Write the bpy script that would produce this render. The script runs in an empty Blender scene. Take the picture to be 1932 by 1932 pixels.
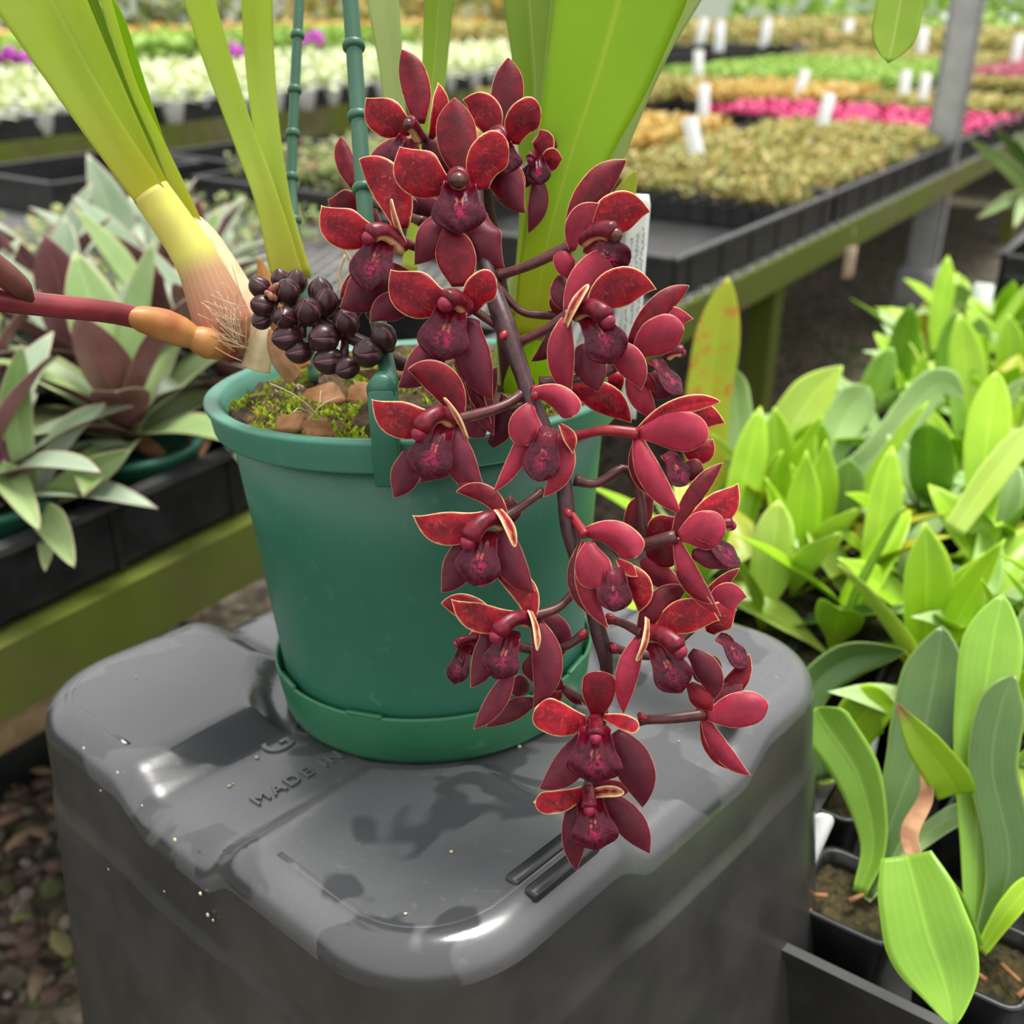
import bpy, math, random
import numpy as np
from mathutils import Vector, Matrix
random.seed(7); rng = np.random.default_rng(7)
S = bpy.context.scene
COL = S.collection
# ------------------------------------------------------------------ camera frame
FPX = 1950.0; PITCH = math.radians(26.5); CAMH = 0.85
CP, SP = math.cos(PITCH), math.sin(PITCH)
def c2w(v):
    v = np.asarray(v, float)
    x, y, z = v[..., 0], v[..., 1], v[..., 2]
    return np.stack([x, z*CP + y*SP, CAMH + y*CP - z*SP], -1)
def d2w(v):                                   # direction
    return c2w(v) - np.array([0, 0, CAMH])
def pc(px, py, d):                            # camera-space point at real distance d
    return np.array([(px-966)/FPX*d, -(py-966)/FPX*d, d])
def P(px, py, d): return c2w(pc(px, py, d))
def G(px, py, z):                             # point on the horizontal plane z
    r = d2w(np.array([(px-966)/FPX, -(py-966)/FPX, 1.0]))
    k = (z-CAMH)/r[2]
    return np.array([0, 0, CAMH]) + k*r
def nrm(v): return v/np.maximum(np.linalg.norm(v, axis=-1, keepdims=True), 1e-9)
CAMP = np.array([0, 0, CAMH])
WORLD, SUN, EXPO = 1.0, 3.3, 0.5
# bench frame: D runs along the benches, T across them (away from the aisle)
A0 = math.radians(34.4)
BD = np.array([math.sin(A0), math.cos(A0), 0]); BT = np.array([-math.cos(A0), math.sin(A0), 0])
ZV = np.array([0, 0, 1.0])
def B(s, t, z): return s*BD + t*BT + z*ZV

# ------------------------------------------------------------------ materials
def newmat(name):
    m = bpy.data.materials.new(name); m.use_nodes = True
    nt = m.node_tree; b = nt.nodes['Principled BSDF']
    return m, nt, b
def N(nt, t, **kw):
    n = nt.nodes.new(t)
    for k, v in kw.items(): setattr(n, k, v)
    return n
def ramp(nt, fac, stops, interp='LINEAR'):
    r = N(nt, 'ShaderNodeValToRGB'); r.color_ramp.interpolation = interp
    el = r.color_ramp.elements
    while len(el) < len(stops): el.new(0.5)
    for e, (p, c) in zip(el, stops): e.position = p; e.color = (*c, 1)
    nt.links.new(fac, r.inputs[0]); return r.outputs[0]
def noise(nt, scale, detail=3, coord='Object', rough=0.55, dist=0):
    tc = N(nt, 'ShaderNodeTexCoord'); n = N(nt, 'ShaderNodeTexNoise')
    n.inputs['Scale'].default_value = scale; n.inputs['Detail'].default_value = detail
    n.inputs['Roughness'].default_value = rough; n.inputs['Distortion'].default_value = dist
    nt.links.new(tc.outputs[coord], n.inputs['Vector']); return n.outputs['Fac']
def mixc(nt, fac, a, b, mode='MIX'):
    m = N(nt, 'ShaderNodeMix'); m.data_type = 'RGBA'; m.blend_type = mode
    for inp, v in ((m.inputs['Factor'], fac), (m.inputs['A'], a), (m.inputs['B'], b)):
        if hasattr(v, 'links') or hasattr(v, 'is_linked'): nt.links.new(v, inp)
        elif isinstance(v, (tuple, list)): inp.default_value = (*v, 1)
        else: inp.default_value = v
    for s in m.inputs:
        pass
    return m.outputs['Result']
def mixcol(nt, fac, a, b, mode='MIX'):
    m = N(nt, 'ShaderNodeMixRGB'); m.blend_type = mode
    for inp, v in zip(m.inputs, (fac, a, b)):
        if isinstance(v, bpy.types.NodeSocket): nt.links.new(v, inp)
        elif isinstance(v, (tuple, list)): inp.default_value = (*v, 1)
        else: inp.default_value = v
    return m.outputs[0]
def mapr(nt, v, a, b, c=0.0, d=1.0):
    m = N(nt, 'ShaderNodeMapRange'); m.clamp = True
    nt.links.new(v, m.inputs[0])
    for i, x in enumerate((a, b, c, d)): m.inputs[i+1].default_value = x
    return m.outputs[0]
def math_(nt, op, a, b=0.0):
    m = N(nt, 'ShaderNodeMath'); m.operation = op
    for inp, v in zip(m.inputs, (a, b)):
        if isinstance(v, bpy.types.NodeSocket): nt.links.new(v, inp)
        else: inp.default_value = v
    return m.outputs[0]
def bump(nt, b, h, strength=0.3, dist=0.001):
    n = N(nt, 'ShaderNodeBump'); n.inputs['Strength'].default_value = strength; n.inputs['Distance'].default_value = dist
    nt.links.new(h, n.inputs['Height']); nt.links.new(n.outputs[0], b.inputs['Normal'])
def setp(b, rough=0.5, spec=0.5, sheen=0, sheen_tint=None, coat=0):
    b.inputs['Roughness'].default_value = rough; b.inputs['Specular IOR Level'].default_value = spec
    b.inputs['Sheen Weight'].default_value = sheen; b.inputs['Coat Weight'].default_value = coat
    if sheen_tint: b.inputs['Sheen Tint'].default_value = (*sheen_tint, 1)
def translucent(m, nt, b, col, fac):
    t = N(nt, 'ShaderNodeBsdfTranslucent'); mx = N(nt, 'ShaderNodeMixShader'); mx.inputs[0].default_value = fac
    if isinstance(col, bpy.types.NodeSocket): nt.links.new(col, t.inputs[0])
    else: t.inputs[0].default_value = (*col, 1)
    out = nt.nodes['Material Output']
    nt.links.new(b.outputs[0], mx.inputs[1]); nt.links.new(t.outputs[0], mx.inputs[2]); nt.links.new(mx.outputs[0], out.inputs[0])
def attr(nt, name):
    a = N(nt, 'ShaderNodeAttribute'); a.attribute_name = name; return a.outputs['Fac']
def uvxy(nt):
    u = N(nt, 'ShaderNodeUVMap'); s = N(nt, 'ShaderNodeSeparateXYZ'); nt.links.new(u.outputs[0], s.inputs[0])
    return s.outputs[0], s.outputs[1]

def plain(name, c1, c2, scale=60, rough=0.5, spec=0.5, detail=3, bmp=0, lo=0.35, hi=0.65, bd=0.001):
    m, nt, b = newmat(name)
    f = noise(nt, scale, detail)
    nt.links.new(ramp(nt, f, [(lo, c1), (hi, c2)]), b.inputs['Base Color'])
    setp(b, rough, spec)
    if bmp: bump(nt, b, f, bmp, bd)
    return m
def tepal_mat(name, deep, mid, vein, edgec, glow, veinamt, margin, rough=0.42, sheen=0.25):
    m, nt, b = newmat(name)
    f = noise(nt, 190, 4, rough=0.65, dist=0.6); g = noise(nt, 420, 3, rough=0.6, dist=1.2)
    base = ramp(nt, f, [(0.32, deep), (0.62, mid)])
    u, v = uvxy(nt)
    vm = math_(nt, 'MULTIPLY', mapr(nt, g, 0.54, 0.66, 0, veinamt), mapr(nt, attr(nt, 'edge'), 0.8, 3.2))
    base = mixcol(nt, mapr(nt, attr(nt, 'edge'), 1.6, 5.5, 0, .55), base, tuple(x*.55 for x in deep))
    base = mixcol(nt, vm, base, vein)
    rnd = N(nt, 'ShaderNodeObjectInfo').outputs['Random']
    hs = N(nt, 'ShaderNodeHueSaturation'); nt.links.new(base, hs.inputs['Color'])
    nt.links.new(mapr(nt, rnd, 0, 1, 0.8, 1.25), hs.inputs['Value'])
    e = attr(nt, 'edge'); wob = mapr(nt, noise(nt, 300, 2), 0.3, 0.7, 0.6, 1.4)
    e = math_(nt, 'MULTIPLY', e, wob)
    c = mixcol(nt, mapr(nt, e, margin*3.2, margin*1.0, 0, 1), hs.outputs[0], glow)
    c = mixcol(nt, mapr(nt, e, margin*1.25, margin*0.6, 0, 1), c, edgec)
    nt.links.new(c, b.inputs['Base Color']); setp(b, rough, 0.22, sheen, (1, .3, .4))
    b.inputs['Sheen Roughness'].default_value = 0.35
    bump(nt, b, noise(nt, 900, 2), 0.10, 0.0005)
    translucent(m, nt, b, c, 0.14)
    return m
M = {}
M['red'] = tepal_mat('petal_crimson', (.13, .003, .010), (.40, .006, .022), (.60, .09, .045), (.92, .70, .34), (.56, .07, .035), .34, .27, sheen=.08)
M['mar'] = tepal_mat('sepal_maroon', (.085, .003, .009), (.22, .006, .018), (.34, .05, .03), (.86, .52, .26), (.36, .03, .025), .06, .15, sheen=.08)
M['dusk'] = tepal_mat('sepal_dusky', (.105, .013, .025), (.165, .019, .036), (.20, .04, .05), (.74, .34, .21), (.32, .045, .04), .04, .13, rough=.42, sheen=.14)
M['pink'] = tepal_mat('sepal_rosy_lit', (.26, .018, .040), (.38, .026, .058), (.40, .08, .08), (.88, .54, .32), (.54, .085, .075), .05, .15, rough=.42, sheen=.16)  # rosier copy of the sepal skin, the light sheen painted into its tone
M['cream'] = tepal_mat('petal_rolled', (.14, .004, .012), (.30, .012, .03), (.40, .08, .08), (.92, .72, .38), (.70, .30, .14), .05, .62, sheen=.08)
def lip_mat():
    m, nt, b = newmat('lip_velvet')
    u, v = uvxy(nt)
    au = math_(nt, 'ABSOLUTE', math_(nt, 'SUBTRACT', u, 0.5))
    f = noise(nt, 520, 4, dist=1.0)
    base = ramp(nt, f, [(0.35, (.030, .001, .006)), (0.62, (.105, .003, .020))])
    cz = math_(nt, 'MULTIPLY', mapr(nt, au, .22, .04), math_(nt, 'MULTIPLY', mapr(nt, v, .42, .55), mapr(nt, v, .86, .66)))
    c = mixcol(nt, math_(nt, 'MULTIPLY', cz, mapr(nt, f, .45, .6)), base, (.36, .006, .06))
    ridge = math_(nt, 'MULTIPLY', math_(nt, 'MULTIPLY', mapr(nt, math_(nt, 'ABSOLUTE', math_(nt, 'SUBTRACT', au, .055)), .05, .015), mapr(nt, v, .36, .42)), mapr(nt, v, .54, .47))
    c = mixcol(nt, math_(nt, 'MULTIPLY', ridge, mapr(nt, f, .42, .62)), c, (.60, .14, .09))
    side = mapr(nt, v, .38, .22)
    c = mixcol(nt, math_(nt, 'MULTIPLY', side, .5), c, (.16, .003, .014))
    e = attr(nt, 'edge')
    c = mixcol(nt, mapr(nt, e, .22, .05, 0, .45), c, (.32, .05, .09))
    nt.links.new(c, b.inputs['Base Color']); setp(b, .27, .28)
    bump(nt, b, noise(nt, 1500, 2), 0.25, 0.0006)
    return m
M['lip'] = lip_mat()
def col_mat():
    m, nt, b = newmat('column_skin')
    u, v = uvxy(nt)
    f = noise(nt, 400, 3)
    base = ramp(nt, f, [(.35, (.075, .003, .009)), (.65, (.19, .007, .022))])
    d = math_(nt, 'ABSOLUTE', math_(nt, 'SUBTRACT', u, .5))
    c = mixcol(nt, math_(nt, 'MULTIPLY', mapr(nt, d, .17, .10), mapr(nt, v, .95, .8)), base, (.72, .42, .20))
    nt.links.new(c, b.inputs['Base Color']); setp(b, .35, .3); return m
M['column'] = col_mat()
M['cap'] = plain('anther_cap', (.16, .005, .022), (.34, .010, .055), 500, .45)
M['capb'] = plain('anther_cap_brown', (.035, .010, .008), (.13, .04, .03), 500, .3)
M['stem'] = plain('spike_stem', (.030, .009, .013), (.072, .020, .025), 220, .42, .5, 4, .25, bd=.0008)
M['pedicel'] = plain('pedicel_skin', (.060, .012, .014), (.12, .024, .024), 260, .40, .5, 3, .15, bd=.0005)
M['pedred'] = plain('pedicel_red', (.20, .008, .016), (.34, .014, .024), 260, .38)
def bud_mat():
    m, nt, b = newmat('bud_skin')
    u, v = uvxy(nt)
    k = math_(nt, 'FRACT', math_(nt, 'MULTIPLY', u, 3.0))
    d = math_(nt, 'ABSOLUTE', math_(nt, 'SUBTRACT', k, .5))
    f = noise(nt, 350, 3)
    base = ramp(nt, f, [(.3, (.026, .008, .012)), (.7, (.055, .014, .018))])
    c = mixcol(nt, math_(nt, 'MULTIPLY', mapr(nt, d, .050, .02), mapr(nt, v, .35, .6)), base, (.22, .07, .09))
    c = mixcol(nt, mapr(nt, v, .18, .02), c, (.10, .07, .02))
    nt.links.new(c, b.inputs['Base Color']); setp(b, .33, .5); return m
M['bud'] = bud_mat()
M['budtip'] = plain('bud_pale', (.22, .03, .05), (.30, .16, .06), 500, .5)
def leaf_mat(name, c1, c2, veinc, rough=.35, tr=.25, scale=18, tipc=None, margin=None, vein_n=26, basec=None, trc=None, midrib=.6, spots=None):
    m, nt, b = newmat(name)
    u, v = uvxy(nt)
    f = noise(nt, scale, 3)
    c = ramp(nt, f, [(.3, c1), (.7, c2)])
    w = math_(nt, 'SINE', math_(nt, 'MULTIPLY', u, 6.2832*vein_n))
    c = mixcol(nt, mapr(nt, w, .2, 1, 0, .10), c, veinc)
    mid = mapr(nt, math_(nt, 'ABSOLUTE', math_(nt, 'SUBTRACT', u, .5)), .035, .008)
    c = mixcol(nt, math_(nt, 'MULTIPLY', mid, midrib), c, veinc)
    if basec: c = mixcol(nt, mapr(nt, v, .28, .02), c, basec)
    if spots: c = mixcol(nt, math_(nt, 'MULTIPLY', mapr(nt, noise(nt, 40, 3), .52, .62), mapr(nt, v, .25, .55)), c, spots)
    if tipc: c = mixcol(nt, mapr(nt, v, .78, .95), c, tipc)
    if margin: c = mixcol(nt, mapr(nt, attr(nt, 'edge'), 1.6, .4), c, margin)
    nt.links.new(c, b.inputs['Base Color']); setp(b, rough, .45)
    bump(nt, b, w, .03, .0003)
    if tr: translucent(m, nt, b, trc or c, tr)
    return m
M['leafpale'] = leaf_mat('leaf_pale_green', (.54, .68, .075), (.64, .77, .13), (.68, .79, .17), .38, .48, 12, basec=(.62, .62, .07), midrib=.15)
M['leafbright'] = leaf_mat('leaf_bright_green', (.34, .58, .006), (.45, .68, .012), (.56, .70, .05), .32, .50, 10, basec=(.50, .50, .012), midrib=.8)
M['leafmid'] = leaf_mat('leaf_mid_green', (.22, .37, .014), (.33, .48, .03), (.42, .52, .10), .36, .30, 10, midrib=.8, basec=(.42, .50, .06))
M['leaffade'] = leaf_mat('leaf_faded', (.40, .50, .15), (.50, .60, .22), (.58, .66, .3), .45, .35, 10, midrib=.2)
M['sheath'] = plain('papery_sheath', (.62, .42, .22), (.86, .70, .46), 60, .6, .3, 4, .2)
def pbulb_mat():
    m, nt, b = newmat('pseudobulb_skin')
    u, v = uvxy(nt); f = noise(nt, 40, 4)
    c = ramp(nt, v, [(0, (.30, .10, .05)), (.3, (.42, .17, .11)), (.52, (.44, .24, .12)), (.64, (.60, .60, .10)), (.9, (.66, .66, .10)), (1, (.56, .50, .10))])
    c = mixcol(nt, mapr(nt, f, .5, .75, 0, .3), c, (.42, .20, .12))
    w = math_(nt, 'SINE', math_(nt, 'MULTIPLY', u, 160.0))
    c = mixcol(nt, mapr(nt, w, .3, 1, 0, .15), c, (.7, .5, .3))
    nt.links.new(c, b.inputs['Base Color']); setp(b, .45, .4); return m
M['pbulb'] = pbulb_mat()
M['bract'] = plain('orange_bract', (.36, .11, .035), (.52, .25, .075), 45, .45, .4, 3)
M['redstem'] = plain('red_spike_stem', (.16, .015, .022), (.30, .035, .045), 50, .38, .5, 3)
M['brownbract'] = plain('brown_bract', (.07, .022, .018), (.14, .04, .03), 60, .5)
M['brown'] = plain('dry_brown', (.22, .10, .045), (.40, .22, .11), 70, .7, .3, 4, .3)
def green_plastic(name, c1, c2, c3, rough):
    m, nt, b = newmat(name)
    f = noise(nt, 9, 4); g = noise(nt, 160, 2)
    c = ramp(nt, f, [(.3, c1), (.7, c2)])
    c = mixcol(nt, mapr(nt, g, .62, .75, 0, .35), c, c3)
    nt.links.new(c, b.inputs['Base Color']); setp(b, rough, .5); bump(nt, b, noise(nt, 250, 2), .04, .0005); return m
M['pot'] = green_plastic('pot_green_plastic', (.019, .120, .076), (.034, .155, .098), (.07, .20, .14), .36)
M['rim'] = green_plastic('rim_green_plastic', (.055, .21, .145), (.075, .245, .175), (.10, .26, .19), .38)
M['saucer'] = green_plastic('saucer_green_plastic', (.018, .130, .056), (.030, .160, .072), (.06, .18, .10), .38)
M['stake'] = green_plastic('stake_green_plastic', (.030, .105, .062), (.045, .135, .080), (.09, .2, .13), .42)
def tub_mat():
    m, nt, b = newmat('tub_grey_plastic')
    f = noise(nt, 14, 4); s = noise(nt, 240, 3); wet_refl = noise(nt, 13, 3, dist=.5)
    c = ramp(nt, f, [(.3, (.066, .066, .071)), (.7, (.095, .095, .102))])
    c = mixcol(nt, mapr(nt, s, .62, .74, 0, .35), c, (.16, .155, .15))
    c = mixcol(nt, mapr(nt, wet_refl, .470, .450, 0, .62), c, (.022, .022, .025))  # damp patches, with dark reflections painted into their colour
    nt.links.new(c, b.inputs['Base Color'])
    setp(b, .3, .9)
    nt.links.new(mapr(nt, wet_refl, .445, .475, .15, .30), b.inputs['Roughness'])
    bump(nt, b, noise(nt, 500, 3), .05, .0004); return m
M['tub'] = tub_mat()
M['tubshade'] = plain('tub_side_shaded', (.034, .033, .032), (.056, .054, .052), 26, .30, .6, 4, .03)  # darker copy of the tub plastic, shade of the side walls put into the colour
M['fleck'] = plain('pale_fleck', (.45, .36, .22), (.62, .52, .36), 200, .7)
M['white'] = plain('white_plastic', (.78, .80, .80), (.86, .87, .86), 30, .4)
M['ink'] = plain('grey_pencil', (.16, .18, .18), (.24, .26, .26), 200, .6)
M['black'] = plain('black_plastic', (.012, .012, .013), (.024, .024, .026), 40, .38, .5, 3, .05)
M['blackd'] = plain('dusty_black_plastic', (.030, .030, .032), (.055, .055, .058), 40, .5, .5, 3, .05)
def wood_mat():
    m, nt, b = newmat('mossy_timber')
    tc = N(nt, 'ShaderNodeTexCoord'); mp = N(nt, 'ShaderNodeMapping'); mp.inputs['Scale'].default_value = (3, 22, 22); mp.inputs['Rotation'].default_value = (0, 0, -(math.pi/2-A0))
    n = N(nt, 'ShaderNodeTexNoise'); n.inputs['Scale'].default_value = 1.0; n.inputs['Detail'].default_value = 4
    nt.links.new(tc.outputs['Object'], mp.inputs[0]); nt.links.new(mp.outputs[0], n.inputs['Vector'])
    f = noise(nt, 4, 4)
    c = ramp(nt, n.outputs['Fac'], [(.3, (.09, .085, .030)), (.7, (.17, .155, .07))])
    c = mixcol(nt, mapr(nt, f, .38, .6), c, (.115, .145, .018))
    nt.links.new(c, b.inputs['Base Color']); setp(b, .8, .25); bump(nt, b, n.outputs['Fac'], .3, .002); return m
M['wood'] = wood_mat()
M['galv'] = plain('galvanised_steel', (.26, .26, .27), (.36, .36, .37), 40, .45, .6)
M['post'] = plain('grey_post_paint', (.42, .43, .44), (.52, .53, .54), 20, .5)
M['concrete'] = plain('concrete', (.24, .24, .24), (.36, .35, .34), 30, .85, .3, 4, .4)
def ground_mat():
    m, nt, b = newmat('gravel_ground')
    tc = N(nt, 'ShaderNodeTexCoord'); v = N(nt, 'ShaderNodeTexVoronoi'); v.inputs['Scale'].default_value = 65
    nt.links.new(tc.outputs['Object'], v.inputs['Vector'])
    sep = N(nt, 'ShaderNodeSeparateColor'); nt.links.new(v.outputs['Color'], sep.inputs[0])
    c = ramp(nt, sep.outputs[0], [(0, (.030, .024, .018)), (.4, (.075, .058, .040)), (.7, (.11, .09, .06)), (1, (.19, .15, .12))])
    c = mixcol(nt, mapr(nt, noise(nt, 5, 4), .45, .65, 0, .6), c, (.06, .075, .020))
    nt.links.new(c, b.inputs['Base Color']); setp(b, .85, .3)
    bump(nt, b, v.outputs['Distance'], .6, .01); return m
M['ground'] = ground_mat()
def stone_mat():
    m, nt, b = newmat('pebble_mix')
    i = N(nt, 'ShaderNodeNewGeometry').outputs['Random Per Island']
    c = ramp(nt, i, [(0, (.06, .045, .03)), (.25, (.14, .10, .065)), (.45, (.10, .12, .035)), (.6, (.24, .19, .15)), (.75, (.17, .10, .085)), (.9, (.34, .29, .25)), (1, (.09, .09, .09))], 'CONSTANT')
    f = noise(nt, 120, 3); c = mixcol(nt, mapr(nt, f, .3, .7, 0, .5), c, (.07, .06, .03))
    nt.links.new(c, b.inputs['Base Color']); setp(b, .8, .3); return m
M['stone'] = stone_mat()
def island_mat(name, stops, rough=.5, tr=.2, interp='LINEAR'):
    m, nt, b = newmat(name)
    i = N(nt, 'ShaderNodeNewGeometry').outputs['Random Per Island']
    c = ramp(nt, i, stops, interp)
    nt.links.new(c, b.inputs['Base Color']); setp(b, rough, .4)
    if tr: translucent(m, nt, b, c, tr)
    return m
M['olive'] = island_mat('seedling_olive', [(0, (.22, .25, .05)), (.4, (.46, .42, .13)), (.7, (.58, .42, .13)), (.88, (.34, .40, .09)), (1, (.50, .24, .10))])
M['orange'] = island_mat('seedling_orange', [(0, (.44, .34, .07)), (.5, (.72, .50, .14)), (.8, (.70, .40, .10)), (1, (.38, .40, .10))])
M['green'] = island_mat('seedling_green', [(0, (.16, .30, .03)), (.5, (.30, .50, .06)), (1, (.48, .64, .16))])
M['palegreen'] = island_mat('weed_green', [(0, (.14, .20, .05)), (.5, (.30, .40, .12)), (.8, (.40, .36, .16)), (1, (.26, .10, .07))])
M['pinkleaf'] = plain('hot_pink_leaf', (.55, .010, .12), (.72, .05, .24), 90, .45)
M['dullpink'] = island_mat('dull_pink_leaf', [(0, (.42, .06, .13)), (.5, (.60, .16, .26)), (1, (.34, .16, .10))])
M['creamleaf'] = leaf_mat('cream_variegated', (.72, .80, .40), (.90, .93, .74), (.5, .66, .2), .45, .3, 60, margin=(.92, .92, .78))
M['magenta'] = plain('magenta_flower', (.42, .02, .42), (.62, .07, .60), 60, .5)
M['moss'] = island_mat('moss_tips', [(0, (.16, .26, .010)), (.4, (.36, .52, .014)), (.72, (.56, .70, .05)), (.87, (.46, .34, .04)), (1, (.24, .15, .05))], .7, .2)
M['mix'] = plain('bark_mix', (.020, .012, .008), (.13, .080, .040), 130, .85, .3, 5, .8, bd=.004)
M['barkchip'] = plain('bark_chip_skin', (.20, .085, .03), (.36, .18, .08), 120, .65, .3, 4, .3)
M['fibre'] = plain('dry_fibre', (.48, .34, .20), (.68, .54, .36), 80, .7)
M['rhtop'] = leaf_mat('oyster_leaf_top', (.22, .31, .18), (.37, .46, .33), (.42, .50, .37), .42, .12, 14, midrib=.5, margin=(.42, .34, .25), vein_n=14)
M['rhgreen'] = leaf_mat('oyster_leaf_green', (.20, .33, .09), (.38, .51, .22), (.46, .57, .30), .42, .15, 14, midrib=.5, margin=(.46, .40, .24), vein_n=14)
M['rhbot'] = leaf_mat('oyster_leaf_underside', (.20, .050, .07), (.36, .14, .18), (.44, .2, .24), .42, .1, 14, midrib=.4, vein_n=14)
M['limeleaf'] = island_mat('lime_leaf', [(0, (.36, .52, .10)), (1, (.66, .76, .28))])
SG = []
for k, (a, b_) in enumerate([((.28, .52, .012), (.45, .70, .04)), ((.17, .36, .025), (.30, .54, .06)), ((.46, .64, .06), (.60, .78, .17)), ((.30, .48, .14), (.46, .63, .27))]):
    SG.append(leaf_mat('seedling_leaf_%s' % 'abcd'[k], a, b_, tuple(min(1, x*1.3) for x in b_), .30, .25, 14, midrib=.45, vein_n=9, margin=tuple(min(1, x*1.15) for x in b_)))
M['sdark'] = leaf_mat('seedling_leaf_dark', (.045, .10, .022), (.085, .165, .035), (.13, .22, .07), .30, .12, 14, midrib=.5, vein_n=9, margin=(.18, .28, .05))
M['syellow'] = leaf_mat('seedling_leaf_yellowing', (.34, .42, .012), (.52, .54, .02), (.56, .58, .05), .4, .25, 10, spots=(.50, .24, .015), midrib=.2, vein_n=5)
M['sbrowntip'] = leaf_mat('seedling_leaf_browntip', (.26, .46, .012), (.36, .56, .03), (.4, .6, .05), .35, .25, 10, tipc=(.36, .17, .09), vein_n=8)

# ------------------------------------------------------------------ mesh helpers
WL = {}                                          # object -> world origin
def put(name, V, F, mats, parent=None, org=None, uv=None, edge=None, fm=None, smooth=True, kind=None):
    V = np.asarray(V, float)
    pw = WL[parent.name] if parent is not None else np.zeros(3)
    if org is None: org = pw if parent is not None else V.mean(0)
    org = np.asarray(org, float)
    me = bpy.data.meshes.new(name)
    me.from_pydata((V-org).tolist(), [], [tuple(int(i) for i in f) for f in F])
    if not isinstance(mats, (list, tuple)): mats = [mats]
    for m in mats: me.materials.append(m)
    if fm is not None: me.polygons.foreach_set('material_index', np.asarray(fm, np.int32))
    if smooth: me.polygons.foreach_set('use_smooth', np.ones(len(F), bool))
    if uv is not None:
        l = me.uv_layers.new(name='UVMap'); li = np.empty(len(me.loops), np.int32); me.loops.foreach_get('vertex_index', li)
        l.data.foreach_set('uv', np.asarray(uv, np.float32)[li].ravel())
    if edge is not None:
        a = me.attributes.new('edge', 'FLOAT', 'POINT'); a.data.foreach_set('value', np.asarray(edge, np.float32))
    me.update()
    o = bpy.data.objects.new(name, me); COL.objects.link(o)
    if parent is not None: o.parent = parent
    o.location = org-pw
    WL[o.name] = org
    if kind: o['kind'] = kind
    return o
def tag(o, label, cat, group=None, kind=None):
    o['label'] = label; o['category'] = cat
    if group: o['group'] = group
    if kind: o['kind'] = kind
    return o
def thing(name, label, cat, loc, group=None):
    o = bpy.data.objects.new(name, None); o.empty_display_size = .02; COL.objects.link(o)
    o.location = loc; WL[o.name] = np.asarray(loc, float)
    return tag(o, label, cat, group)
def copy_thing(src, loc, rz, scale, label=None, group=None, rx=0, ry=0):
    r = src.copy(); COL.objects.link(r); r.location = loc; r.rotation_euler = (rx, ry, rz); r.scale = (scale,)*3
    if label: r['label'] = label
    if group: r['group'] = group
    for ch in src.children:
        c = ch.copy(); COL.objects.link(c); c.parent = r
        for g in ch.children:
            d = g.copy(); COL.objects.link(d); d.parent = c
    return r
class Geo:
    def __init__(s): s.V = []; s.F = []; s.U = []; s.E = []; s.M = []; s.n = 0
    def add(s, V, F, uv=None, edge=None, m=0, fm=None):
        V = np.asarray(V, float)
        s.V.append(V); s.F += [tuple(i+s.n for i in f) for f in F]
        s.U.append(np.zeros((len(V), 2)) if uv is None else uv); s.E.append(np.full(len(V), 9.) if edge is None else edge)
        s.M += list(fm) if fm is not None else [m]*len(F); s.n += len(V); return s
    def put(s, name, mats, parent=None, org=None, smooth=True, kind=None):
        return put(name, np.concatenate(s.V), s.F, mats, parent, org, np.concatenate(s.U), np.concatenate(s.E), s.M, smooth, kind)
def blade(pts, side, nor, hw, m=8, cup=0., th=.0008, fold=0., wave=0., wf=9., botm=0):
    pts = np.asarray(pts); n = len(pts)
    u = np.linspace(-1, 1, m+1)
    hw = np.asarray(hw)[:, None, None]
    v = np.linspace(0, 1, n)
    X = pts[:, None] + side[:, None]*hw*u[None, :, None] + nor[:, None]*hw*(-cup*u[None, :, None]**2 + fold*np.abs(u)[None, :, None] + wave*(u[None, :, None]**2)*np.sin(v[:, None, None]*wf+u[None, :, None]*1.7))
    tk = th*(1-.75*np.abs(u)**4)
    Y = X - nor[:, None]*tk[None, :, None]
    L = np.linalg.norm(np.diff(pts, axis=0), axis=1).sum()
    cum = np.r_[0, np.cumsum(np.linalg.norm(np.diff(pts, axis=0), axis=1))]/max(L, 1e-9)
    ed = np.minimum(hw[:, :, 0]*(1-np.abs(u))[None], ((1-cum)*L)[:, None])*1000
    uv = np.stack([np.broadcast_to((u+1)/2, (n, m+1)), np.broadcast_to(cum[:, None], (n, m+1))], -1)
    k = n*(m+1); F = []; fm = []
    I = lambda i, j: i*(m+1)+j
    for i in range(n-1):
        for j in range(m):
            F.append((I(i, j), I(i, j+1), I(i+1, j+1), I(i+1, j))); fm.append(0)
            F.append((k+I(i, j), k+I(i+1, j), k+I(i+1, j+1), k+I(i, j+1))); fm.append(botm)
        F.append((I(i, 0), I(i+1, 0), k+I(i+1, 0), k+I(i, 0))); fm.append(0)
        F.append((I(i, m), k+I(i, m), k+I(i+1, m), I(i+1, m))); fm.append(0)
    for j in range(m):
        F.append((I(0, j), k+I(0, j), k+I(0, j+1), I(0, j+1))); fm.append(0)
        F.append((I(n-1, j), I(n-1, j+1), k+I(n-1, j+1), k+I(n-1, j))); fm.append(0)
    V = np.concatenate([X.reshape(-1, 3), Y.reshape(-1, 3)])
    return dict(V=V, F=F, uv=np.concatenate([uv.reshape(-1, 2)]*2), edge=np.concatenate([ed.ravel()]*2), fm=fm)
def spline(ctrl, n):
    c = np.asarray(ctrl, float); k = len(c)
    if k == 2: t = np.linspace(0, 1, n)[:, None]; return c[0]*(1-t)+c[1]*t
    ext = np.vstack([2*c[0]-c[1], c, 2*c[-1]-c[-2]])
    out = []
    for x in np.linspace(0, k-1, n):
        i = min(int(x), k-2); t = x-i; a, b, d, e = ext[i:i+4]
        out.append(.5*((2*b)+(d-a)*t+(2*a-5*b+4*d-e)*t*t+(3*b-3*d+e-a)*t**3))
    return np.array(out)
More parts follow.
